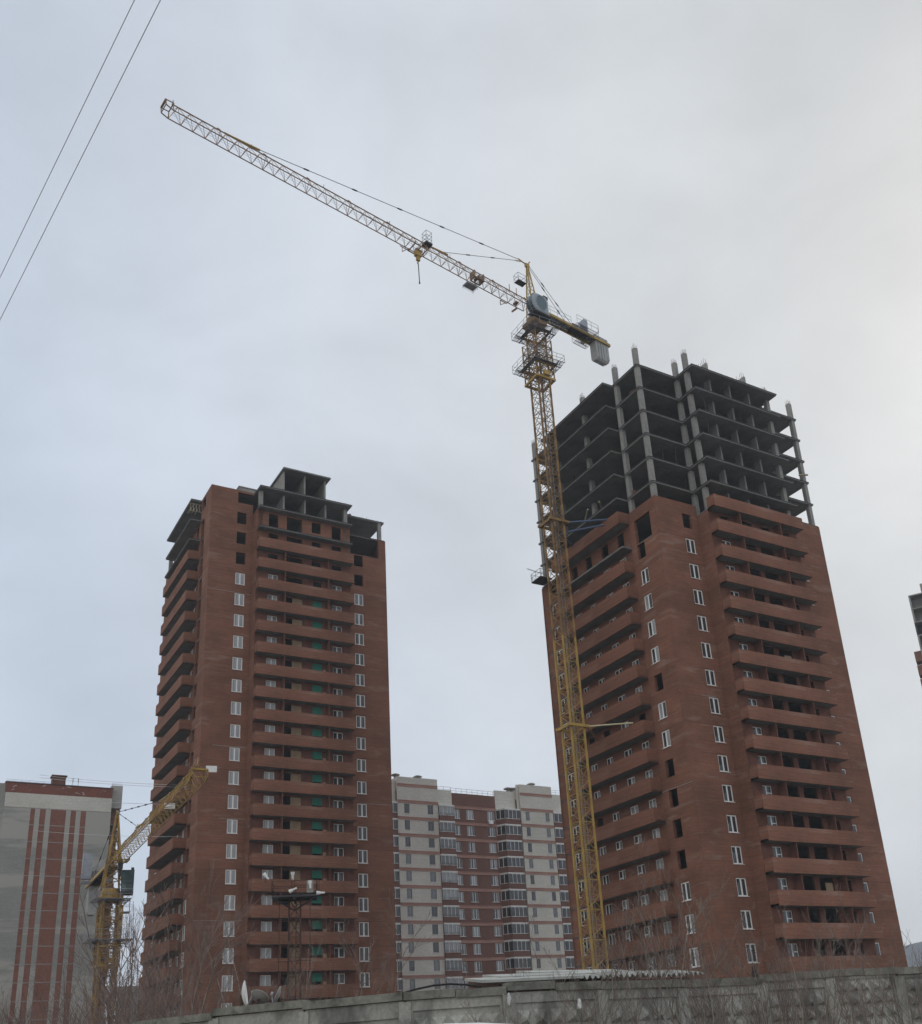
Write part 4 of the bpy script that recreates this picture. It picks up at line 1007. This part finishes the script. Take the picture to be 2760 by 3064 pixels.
# ------------------------------------------------------------------ wooded hills at the right
def hill(name, x0, x1, y0, y1, hf, nx, ny, m):
    k = MB(); vv = []; fs = []
    for j in range(ny + 1):
        for i in range(nx + 1):
            x = x0 + (x1 - x0) * i / nx; y = y0 + (y1 - y0) * j / ny; vv.append((x, y, hf(x, y)))
    for j in range(ny):
        for i in range(nx): a = j * (nx + 1) + i; fs.append((a, a + 1, a + nx + 2, a + nx + 1))
    k.add(vv, fs); return tag(k.build(name, m), None, None, kind='structure')
def hf1(x, y):
    d = math.hypot((x - 760) / 320, (y - 1350) / 260); h = 128 * max(0, 1 - d * d) - 1
    return h + (4 * math.sin(x * .04) + 3 * math.sin(x * .11 + y * .03)) * (1 if h > 5 else 0)
def hf2(x, y):
    d = math.hypot((x - 900) / 700, (y - 2600) / 500); h = 195 * max(0, 1 - d * d) - 1
    return h + (6 * math.sin(x * .013) + 4 * math.sin(x * .04)) * (1 if h > 5 else 0)
hill('hill', 400, 1100, 1080, 1620, hf1, 70, 30, 'hillf'); hill('far_hill', 150, 1650, 2050, 3150, hf2, 60, 30, 'hillf')
for i in range(34):
    x = 440 + random.random() * 260; y = 1110 + random.random() * 160
    s_ = random.uniform(7, 12)
    k = MB(); k.box(-s_ / 2, s_ / 2, -4, 4, -4, 6)
    k.add([(-s_ / 2 - .5, -4.5, 6), (s_ / 2 + .5, -4.5, 6), (s_ / 2 + .5, 4.5, 6), (-s_ / 2 - .5, 4.5, 6), (-s_ / 2, 0, 9.5), (s_ / 2, 0, 9.5)], [(0, 1, 5, 4), (2, 3, 4, 5), (1, 2, 5), (3, 0, 4), (3, 2, 1, 0)])
    o = k.build('hillside_house', random.choice(['white', 'plaster', 'band']), None, (x, y, max(0, hf1(x, y)) + 1), random.uniform(-.5, .5))
    tag(o, 'small pale house on the slope of the far hill at the right edge', 'house', 'houses on the far hillside')

# ------------------------------------------------------------------ concrete fence
def polar(az, d): a = rad(az); return Vector((math.sin(a) * d, math.cos(a) * d, 0))
FP = [polar(-33, 35.5), polar(-29.6, 33.2), polar(-25.0, 30.8), polar(-19.9, 28.6), polar(-16.1, 26.3), polar(-11.6, 24.9), polar(-6.44, 23.6), polar(-1.03, 23.5), polar(3.9, 24.3), polar(8.1, 25.8), polar(12.15, 27.2), polar(15.6, 28.2), polar(18.9, 29.1), polar(22.2, 30.2), polar(25.5, 31.6), polar(29, 33.4)]
HT = [(3.0, 3.0), (3.0, 3.0), (2.97, 2.99), (2.99, 3.01), (3.06, 3.10), (3.09, 3.03), (3.03, 3.04), (3.09, 3.05), (3.05, 3.03), (3.02, 3.03), (3.08, 3.07), (3.11, 3.08), (3.05, 3.03), (3.06, 3.06), (3.06, 3.06)]
FE = empty('concrete_fence', FP[7], 0, 'long weathered concrete panel fence with capping slabs, running across the whole foreground', 'fence')
F0_ = FP[7]
def panel(p, q, h0, h1, relief, i):
    p = p - F0_; q = q - F0_; L_ = (q - p).length; d = (q - p) / L_; nrm = Vector((d.y, -d.x, 0))   # towards the camera
    X = Matrix(((d.x, -nrm.x, 0, p.x), (d.y, -nrm.y, 0, p.y), (0, 0, 1, 0), (0, 0, 0, 1)))     # local: x along, y away from the camera
    H = min(h0, h1) - .16
    k = MB(); k.x = X
    g = .03
    k.box(g, L_ - g, .0, .12, 0, H)
    fw = .14
    tb = .34 if not relief else (.22 if relief == 1 else .07)
    k.box(g, L_ - g, -.05, -.001, H - tb, H); k.box(g, g + fw, -.05, -.001, 0, H - tb - .001); k.box(L_ - g - fw, L_ - g, -.05, -.001, 0, H - tb - .001)
    k.build('fence_panel', 'fence', FE)
    if relief:
        k = MB(); k.x = X; nx = 5; a0 = g + fw; s = (L_ - 2 * a0) / nx; z = H - tb - .02 - (0.10 if relief == 1 else .0)
        while z - s > -.1:
            for j in range(nx):
                x0, x1, z0, z1 = a0 + j * s, a0 + (j + 1) * s, z - s, z
                xc, zc_ = (x0 + x1) / 2, z0 + s * .36
                e = .03
                k.add([(x0 + e, -.001, z0 + e), (x1 - e, -.001, z0 + e), (x1 - e, -.001, z1 - e), (x0 + e, -.001, z1 - e), (xc, -.16, zc_)], [(0, 1, 4), (1, 2, 4), (2, 3, 4), (3, 0, 4)])
            z -= s
        k.build('panel_relief', 'fence', FE)
    k = MB(); k.x = X
    n = random.choice((1, 1, 2)); x = -.02
    for j in range(n):
        x1 = L_ * (j + 1) / n - .01
        dz = random.uniform(-.015, .02)
        t = (x + x1) / 2 / L_; z = h0 + (h1 - h0) * t
        k.add([(x, -.12, z - .17 + dz), (x1, -.12, z - .17 + dz), (x1, .24, z - .17 + dz), (x, .24, z - .17 + dz), (x, -.12, z + dz), (x1, -.12, z + dz), (x1, .24, z + dz), (x, .24, z + dz)],
              [(0, 3, 2, 1), (4, 5, 6, 7), (0, 1, 5, 4), (1, 2, 6, 5), (2, 3, 7, 6), (3, 0, 4, 7)])
        x = x1 + .02
    k.build('capping_slab', 'cap', FE)
    k = MB(); k.x = X; k.box(-.13, .0, -.09, -.052, 0, H - .02); k.box(.002, .13, -.09, -.052, 0, H - .03); k.build('fence_post', 'fence', FE)
for i in range(len(FP) - 1):
    panel(FP[i], FP[i + 1], HT[i][0], HT[i][1], (1 if 6 <= i <= 10 else (2 if i >= 11 else 0)), i)

# shed with a corrugated roof just behind the fence
sp0, sp1 = polar(-1.2, 25.2), polar(9.35, 28.6)
SH = empty('shed', sp0, math.atan2(sp1.y - sp0.y, sp1.x - sp0.x), 'low shed roofed with pale corrugated sheets, just behind the fence below the tall crane', 'shed')
Ls = (sp1 - sp0).length
def corr(x0, x1, y0, y1, z0, z1, name):
    k = MB(); n = int((x1 - x0) / .15) * 6; vv = []; fs = []
    for i in range(n + 1):
        x = x0 + (x1 - x0) * i / n; w_ = .045 * math.sin(i / 6 * 2 * math.pi) + .01 * math.sin(i * .7)
        for y, z in ((y0, z0), (y1, z1)): vv += [(x, y, z + w_), (x, y, z + w_ - .012)]
    for i in range(n):
        a = i * 4; c = a + 4
        fs += [(a, c, c + 2, a + 2), (a + 1, a + 3, c + 3, c + 1), (a, a + 1, c + 1, c), (a + 2, c + 2, c + 3, a + 3)]
    k.add(vv, fs); k.build(name, 'slate', SH)
zf = 3.29
x = 1.9; i = 0
while x < Ls - .3:
    x1 = min(x + 1.13, Ls); corr(x, x1 + .05, .0 + .02 * (i % 2), 1.15, zf + .012 * (i % 2) + random.uniform(-.01, .01), zf + .18 - i * .003, 'roof_sheet'); x = x1; i += 1
for i, (a, c, y, z, dz) in enumerate(((-.6, 2.2, -.1, 3.22, .04), (.2, 3.6, .5, 3.34, .03), (1.6, 4.6, 1.25, 3.48, -.02))):
    k = MB(); k.add([(a, y, z), (c, y, z + dz), (c, y + .9, z + dz + .12), (a, y + .9, z + .12), (a, y, z + .06), (c, y, z + dz + .06), (c, y + .9, z + dz + .18), (a, y + .9, z + .18)],
                    [(0, 3, 2, 1), (4, 5, 6, 7), (0, 1, 5, 4), (1, 2, 6, 5), (2, 3, 7, 6), (3, 0, 4, 7)]); k.build('roof_slab', 'slate', SH)
k = MB(); k.box(.3, Ls - .2, .25, .4, 0, zf - .08); k.box(.3, .45, .4, 2.4, 0, zf - .05); k.box(Ls - .35, Ls - .2, .4, 2.4, 0, zf - .05); k.box(.45, Ls - .35, 2.25, 2.4, 0, zf + .2); k.build('shed_wall', 'rust', SH)

# ------------------------------------------------------------------ floodlight mast
MS = empty('floodlight_mast', polar(-12.2, 66), rad(10), 'rusty lattice floodlight mast with a railed platform, in front of the left brick high-rise', 'mast')
k = MB(); hh = .42; HZ = 11.55
for a in (-1, 1):
    for c_ in (-1, 1): k.bar((a * hh, c_ * hh, 0), (a * hh * .8, c_ * hh * .8, HZ), .05, 4)
nn = 10
for i in range(nn):
    z0, z1 = HZ * i / nn, HZ * (i + 1) / nn; s0, s1 = hh * (1 - .2 * i / nn), hh * (1 - .2 * (i + 1) / nn)
    for (a, c_) in (((-1, -1), (1, -1)), ((1, -1), (1, 1)), ((1, 1), (-1, 1)), ((-1, 1), (-1, -1))):
        k.bar((a[0] * s0, a[1] * s0, z0), (c_[0] * s1, c_[1] * s1, z1), .02, 4); k.bar((c_[0] * s0, c_[1] * s0, z0), (a[0] * s1, a[1] * s1, z1), .02, 4); k.bar((a[0] * s1, a[1] * s1, z1), (c_[0] * s1, c_[1] * s1, z1), .022, 4)
k.build('lattice_post', 'rust', MS)
k = MB()
for s_ in (-.9, .95):
    k.bar((s_, -.5, 3.2), (s_, -.5, HZ), .03, 4)
for z in (3.4, 7.8): k.bar((-1.0, -.5, z), (1.0, -.5, z), .03, 4)
k.bar((.1, -.35, 1.0), (.1, -.35, HZ), .04, 4)
z = 1.0
while z < HZ: k.bar((.1, -.36, z), (.4, -.36, z), .014, 3); z += .35
k.bar((.4, -.36, 1.0), (.4, -.36, HZ), .025, 4)
k.build('ladder', 'rust', MS)
k = MB(); k.box(-1.35, 1.35, -1.0, 1.0, HZ, HZ + .12); k.bar((-1.3, 0, HZ - .05), (1.3, 0, HZ - .05), .08, 4); k.bar((0, -1, HZ - .1), (0, 1, HZ - .1), .08, 4); k.bar((-1.3, -.9, HZ - .02), (0, 0, HZ - .7), .05, 4); k.bar((1.3, -.9, HZ - .02), (0, 0, HZ - .7), .05, 4); k.build('platform', 'cdark', MS)
k = MB(); railing(k, [Vector((-1.35, -1, 0)), Vector((1.35, -1, 0)), Vector((1.35, 1, 0)), Vector((-1.35, 1, 0))], HZ + .12, .85, .025, closed=True); k.build('railing', 'rust', MS)
def flood(x, y, z, tilt, yaw, s=1.0):
    X = Matrix.Translation((x, y, z)) @ rotz(yaw) @ Matrix.Rotation(tilt, 4, 'X') @ Matrix.Scale(.48, 4)
    k = MB(); k.x = X; k.lathe([(.05, .75), (.12, .7), (.15, .2), (.2, .1), (.27, -.3), (.25, -.32), (.01, -.2)], (0, 0, 0), 14)
    o = k.build('floodlight', 'white', MS)
    k = MB(); k.bar((x, y, z - .1), (x, y, HZ + .9), .03, 4); k.build('lamp_bracket', 'rust', o)
flood(-1.75, -1.0, HZ + 1.35, 2.4, 1.1); flood(-.1, -1.0, HZ + 1.35, 3.3, 0); flood(-.15, -1.15, HZ + .35, 1.2, 1.2); flood(.95, -1.1, HZ + .75, 2.9, .5); flood(1.5, -1.1, HZ + .15, 1.6, 1.5)
k = MB(); k.box(.75, 1.15, -1.05, -1.0, HZ + .2, HZ + .95); k.build('lamp_housing', 'plaster', MS)

# ------------------------------------------------------------------ satellite dishes and pale things behind the left part of the fence
def dish(az, d, z, face, tilt, r, label, m='white'):
    o = empty('satellite_dish', polar(az, d), face, label, 'satellite dish')
    X = Matrix.Translation((0, 0, z)) @ Matrix.Rotation(tilt, 4, 'X')
    k = MB(); k.x = X; prof = []
    for i in range(7): q = i / 6; prof.append((max(.01, r * q), .28 * r * q * q))
    prof += [(r * 1.02, .28 * r + .02), (r * .5, .04)]
    k.lathe(prof, (0, 0, 0), 22); k.build('reflector', m, o)
    k = MB(); k.bar((0, 0, 0), (0, 0, z), .04, 6); k.build('pole', 'rust', o)
    k = MB(); k.x = X; k.bar((0, -r * .95, .25 * r), (0, 0, .85 * r), .02, 4); k.bar((0, 0, .72 * r), (0, 0, .95 * r), .06, 8); k.build('feed_arm', 'galv', o)
dish(-14.85, 27.5, 3.45, rad(100), 1.45, .33, 'tallest of the three satellite dishes behind the fence, white and seen edge-on')
dish(-14.0, 27.4, 3.33, rad(160), .75, .23, 'middle satellite dish of the three behind the fence, tilted with its back to the camera', 'plaster')
dish(-12.95, 27.0, 3.32, rad(-80), 1.15, .24, 'right-hand satellite dish of the three, leaning up beside the floodlight mast foot', 'plaster')

# things stuck to the fence
k = MB(); k.x = Matrix.Translation(polar(2.76, 23.85) + Vector((0, 0, 1.6 + .0415 * 23.85)))
k.lathe([(.01, .09), (.045, .07), (.05, .0), (.06, -.06), (.05, -.11), (.02, -.13), (.01, -.12)], (0, 0, 0), 7)
k.v = [(x + random.uniform(-.015, .015), y + random.uniform(-.015, .015), z + random.uniform(-.01, .01)) for x, y, z in k.v]
tag(k.build('plastic_bag', 'bag'), 'small white plastic bag caught in twigs in front of the fence', 'plastic bag')
k = MB(); k.x = Matrix.Translation(polar(-.95, 23.28) + Vector((0, 0, 2.78)))
k.lathe([(.01, .1), (.03, .06), (.045, -.02), (.03, -.12), (.01, -.16)], (0, 0, 0), 7)
k.v = [(x + random.uniform(-.012, .012), y + random.uniform(-.012, .012), z) for x, y, z in k.v]
tag(k.build('torn_rag', 'bag'), 'pale torn rag hanging at the fence joint left of the shed roof', 'rag')
k = MB(); pts = [polar(-6.6 + .85 * i, 23.75 - .02 * i) + Vector((0, 0, 3.04 + .13 * math.sin(i / 5 * math.pi * .95))) for i in range(6)]
for a, c_ in zip(pts, pts[1:]): k.bar(a, c_, .022, 6)
tag(k.build('black_hose', 'rubber'), 'black hose arching along the top of the fence below the pale block', 'hose')
k = MB(); bp = polar(12.0, 27.2) + Vector((0, 0, 3.0)); k.x = Matrix.Translation(bp)
k.lathe([(.01, 0), (.06, .02), (.08, .08), (.06, .16), (.035, .2), (.045, .24), (.03, .28), (.01, .3)], (0, 0, 0), 9); k.bar((.05, 0, .07), (.16, 0, .03), .025, 5)
tag(k.build('crow', 'rubber'), 'dark bird sitting on the fence top below the right brick high-rise', 'bird')

# ------------------------------------------------------------------ overhead cables
def cable(p, q, r, sag, label, name='overhead_cable', group=None, m='cable'):
    k = MB(); n = 18; p = Vector(p); q = Vector(q); pp = []
    for i in range(n + 1):
        t = i / n; v = p.lerp(q, t); v.z -= sag * 4 * t * (1 - t); pp.append(v)
    for a, c_ in zip(pp, pp[1:]): k.bar(a, c_, r, 6, cap=False)
    return tag(k.build(name, m), label, 'cable', group)
def ray_pt(az, tn, z): d = (z - 1.6) / tn; return polar(az, d) + Vector((0, 0, z))
for (a0, t0, a1, t1, z, lb) in ((-30.59, .8107, -24.49, 1.2966, 9.0, 'left one of the two thin cables crossing the upper left corner of the sky'), (-30.27, .7564, -22.70, 1.3110, 8.6, 'right one of the two thin cables crossing the upper left corner of the sky')):
    p = ray_pt(a0, t0, z); q = ray_pt(a1, t1, z); d = q - p
    cable(p - d * 3.0, q + d * 3.5, .003, .0, lb)
for i, (t0, t1) in enumerate(((.2635, .2610), (.2610, .2590), (.2430, .2425), (.2120, .2118))):
    p = polar(-25.5, 150) + Vector((0, 0, 1.6 + 150 * (t0 + .004))); q = polar(-17.3, 128) + Vector((0, 0, 1.6 + 128 * t1))
    cable(p, q, .022, .3, 'faint thin wire strung between the striped block and the left brick high-rise', 'overhead_wire', 'faint wires beside the left high-rise')

# ------------------------------------------------------------------ parked vans just below the frame, only their roof ridges show
def van(loc, rz, label, hgt=1.98):
    V_ = empty('white_van', loc, rz, label, 'van')
    prof = [(-2.3, .35), (-2.35, .9), (-2.25, 1.75), (-2.0, hgt - .06), (-1.0, hgt), (.6, hgt - .03), (1.1, hgt - .15), (1.75, 1.25), (2.45, 1.0), (2.6, .6), (2.55, .35)]
    k = MB(); n = len(prof); secs = [(-.86, .93), (-.78, .965), (-.4, .99), (0, 1.0), (.4, .99), (.78, .965), (.86, .93)]
    for y, s_ in secs: k.v += [(x * (s_ * .02 + .98), y, .35 + (z - .35) * s_) for x, z in prof]
    for j in range(6): k.f += [(j * n + i, (j + 1) * n + i, (j + 1) * n + (i + 1) % n, j * n + (i + 1) % n) for i in range(n)]
    k.f += [tuple(range(n)), tuple(range(6 * n, 7 * n))[::-1]]
    k.build('body', 'white', V_)
    for s_ in (-1, 1):
        k = MB(); y = s_ * .865
        k.add([(-2.0, y, 1.15), (.95, y, 1.15), (1.55, y, 1.15), (1.0, y - s_ * .03, 1.62), (-1.95, y - s_ * .03, 1.62)], [(0, 1, 2, 3, 4)]); k.build('side_window', 'glass_dark', V_)
        for x in (-1.5, 1.6):
            k = MB(); k.bar((x, s_ * .72, .34), (x, s_ * .9, .34), .34, 18); w_ = k.build('wheel', 'rubber', V_)
            k = MB(); k.bar((x, s_ * .88, .34), (x, s_ * .915, .34), .19, 14); k.build('rim', 'galv', w_)
        k = MB(); k.box(2.46, 2.56, s_ * .6 - .14, s_ * .6 + .14, .72, .9); k.build('headlight', 'lamp', V_)
    k = MB(); k.add([(1.14, -.74, hgt - .2), (1.14, .74, hgt - .2), (1.74, .76, 1.28), (1.74, -.76, 1.28)], [(0, 1, 2, 3)]); k.v = [(x + .03, y, z + .02) for x, y, z in k.v]; k.build('windscreen', 'glass_dark', V_)
van(polar(-3.95, 13.5), rad(88), 'white van with only its roof crown showing at the bottom edge, left of centre', 2.0)
van(polar(3.62, 14.5), rad(95), 'second white van, only a sliver of its roof at the bottom edge right of centre', 1.873)

# ------------------------------------------------------------------ bare shrubs and saplings
def shrub_mesh(seed, H, stems, spread, r0, lean=.12, depth=3, twn=4):
    rn = random.Random(seed); tr = MB(); tw = MB()
    def grow(p, d, L_, r, lev):
        n = 4 if lev == 0 else 3
        pts = [Vector(p)]; dirs = []
        for i in range(n):
            d = (d + Vector((rn.uniform(-1, 1), rn.uniform(-1, 1), rn.uniform(-.3, .6))) * (.13 if lev == 0 else .2)).normalized()
            pts.append(pts[-1] + d * (L_ / n)); dirs.append(d.copy())
        k_ = tr if lev == 0 else tw
        for i in range(n):
            ra, rb = r * (1 - .75 * i / n), r * (1 - .75 * (i + 1) / n); k_.bar(pts[i], pts[i + 1], max(ra, .0032), 3, max(rb, .0028), cap=False)
        if lev < depth:
            m_ = twn + (3 if lev == 0 else 0)
            for j in range(m_):
                t = rn.uniform(.28 if lev == 0 else .2, .97) * n; i = min(n - 1, int(t)); q = pts[i].lerp(pts[i + 1], t - i)
                a = rn.uniform(0, 2 * math.pi); side = Vector((math.cos(a), math.sin(a), 0)); side = (side - dirs[i] * side.dot(dirs[i])).normalized()
                sp_ = rn.uniform(.35, .75)
                nd_ = (dirs[i] * math.cos(sp_) + side * math.sin(sp_) + Vector((0, 0, .25))).normalized()
                grow(q, nd_, L_ * rn.uniform(.3, .55) * (1.1 - t / n * .4), r * .45, lev + 1)
    for s_ in range(stems):
        a = rn.uniform(0, 2 * math.pi); rr = spread * math.sqrt(rn.random())
        ln = lean * rn.uniform(.4, 2.2)
        grow((math.cos(a) * rr, math.sin(a) * rr, -.05), Vector((math.cos(a + .4) * ln, math.sin(a + .4) * ln, 1)).normalized(), H * rn.uniform(.65, 1.0), r0 * rn.uniform(.7, 1.1), 0)
    return tr, tw
def species(seeds, H, stems, spread, r0, mt, mw, **kw):
    o = []
    for s_ in seeds:
        a, c_ = shrub_mesh(s_, H, stems, spread, r0, **kw); o.append((a.mesh('stems', mt), c_.mesh('twigs', mw)))
    return o
SAP = species((11, 12, 13, 14, 15, 16), 4.6, 2, .35, .024, 'barkl', 'bark', depth=3, twn=4)
SHR = species((21, 22, 23, 24, 25), 3.4, 5, .6, .016, 'bark', 'twig', depth=2, twn=5, lean=.2)
BIG = species((31, 32, 33, 34), 7.0, 4, .7, .045, 'bark', 'twig', depth=3, twn=5, lean=.16)
def plant(kind, az, d, s_, label, cat, group, name, tilt=0):
    a, c_ = kind
    o = empty(name, polar(az, d), random.uniform(0, 6.28), label, cat, group); o.scale = (s_, s_, s_ * random.uniform(.9, 1.1))
    o.rotation_euler = (random.uniform(-.08, .08) + tilt, random.uniform(-.08, .08), random.uniform(0, 6.28))
    tag(put('stems', a, o), None, None, kind='stuff'); tag(put('twigs', c_, o), None, None, kind='stuff')
rs = random.Random(5)
for i in range(34):          # in front of and behind the shed and fence, from the crane foot to the right
    az = -3.0 + 20.5 * (i + rs.random()) / 34; front = i % 3 != 0
    base = 23.4 + max(0, az) * .27
    d = base - rs.uniform(.6, 3.2) if front else base + rs.uniform(2.4, 6)
    sc_ = rs.uniform(.7, 1.12) * (.68 if az < 3 else (1.0 if az < 11 else .82))
    plant(SAP[rs.randrange(6)], az, d, sc_ * (1.0 if front else 1.15), 'slender bare sapling growing in front of the right part of the fence' if front else 'slender bare sapling rising from behind the fence below the right high-rise', 'sapling', 'saplings in front of the fence' if front else 'saplings behind the fence', 'bare_sapling')
for i in range(8):
    az = 8 + 13 * rs.random(); plant(SHR[rs.randrange(5)], az, 23.0 + .27 * az - rs.uniform(.6, 2.8), rs.uniform(.75, 1.0), 'low bare shrub in front of the right half of the fence', 'shrub', 'low bare shrubs before the right half of the fence', 'bare_shrub')
for i, (az, d, s_) in enumerate(((-17.2, 31, 1.35), (-15.9, 33, 1.15), (-12.6, 31, 1.25), (-11.9, 28.5, .9), (-10.9, 29, 1.0), (-8.7, 27.8, 1.05), (-13.4, 35, 1.35), (-14.4, 33, 1.2))):
    plant(SAP[i % 6], az, d, s_, 'thin bare sapling behind the fence around the floodlight mast and the dishes', 'sapling', 'bare saplings around the floodlight mast', 'bare_sapling')
for i in range(56):          # dense thicket at the left, behind the fence
    az = -30 + 16 * (i + rs.random()) / 56; d = rs.uniform(34, 62); s_ = (.55 + .006 * (d - 34)) * rs.uniform(.7, 1.12)
    if az > -18: s_ *= .8
    plant(BIG[rs.randrange(4)], az, d, s_, 'bare brown bush in the dense thicket behind the fence at the lower left', 'bush', 'thicket behind the left end of the fence', 'bare_bush')
for i in range(8):
    plant(SHR[rs.randrange(5)], rs.uniform(-29, -15), rs.uniform(30, 34), rs.uniform(1.0, 1.3), 'low bare shrub just behind the left end of the fence', 'shrub', 'low shrubs behind the left end of the fence', 'bare_shrub')
for i, (az, s_) in enumerate(((-18.9, 1.3), (-19.7, 1.2), (-18.4, 1.1), (-20.4, 1.15))):
    plant(BIG[i], az, 44 + 3 * i, s_, 'tall bare tree in the sky gap between short crane and left high-rise', 'tree', 'tall bare trees in the sky gap at the left', 'bare_tree')

# ------------------------------------------------------------------ thin winter haze
k = MB(); k.box(-420, 620, -30, 3300, -1.2, 210)
hz = k.build('haze', None); hz['kind'] = 'stuff'
hm = D.materials.new('haze'); hm.use_nodes = True; t = hm.node_tree; t.nodes.clear()
o_ = t.nodes.new('ShaderNodeOutputMaterial'); pv = t.nodes.new('ShaderNodeVolumePrincipled'); pv.inputs['Color'].default_value = (0.80, 0.87, 0.96, 1); pv.inputs['Density'].default_value = 0.0004
t.links.new(pv.outputs[0], o_.inputs['Volume']); hz.data.materials.append(hm)
SC.cycles.volume_bounces = 0
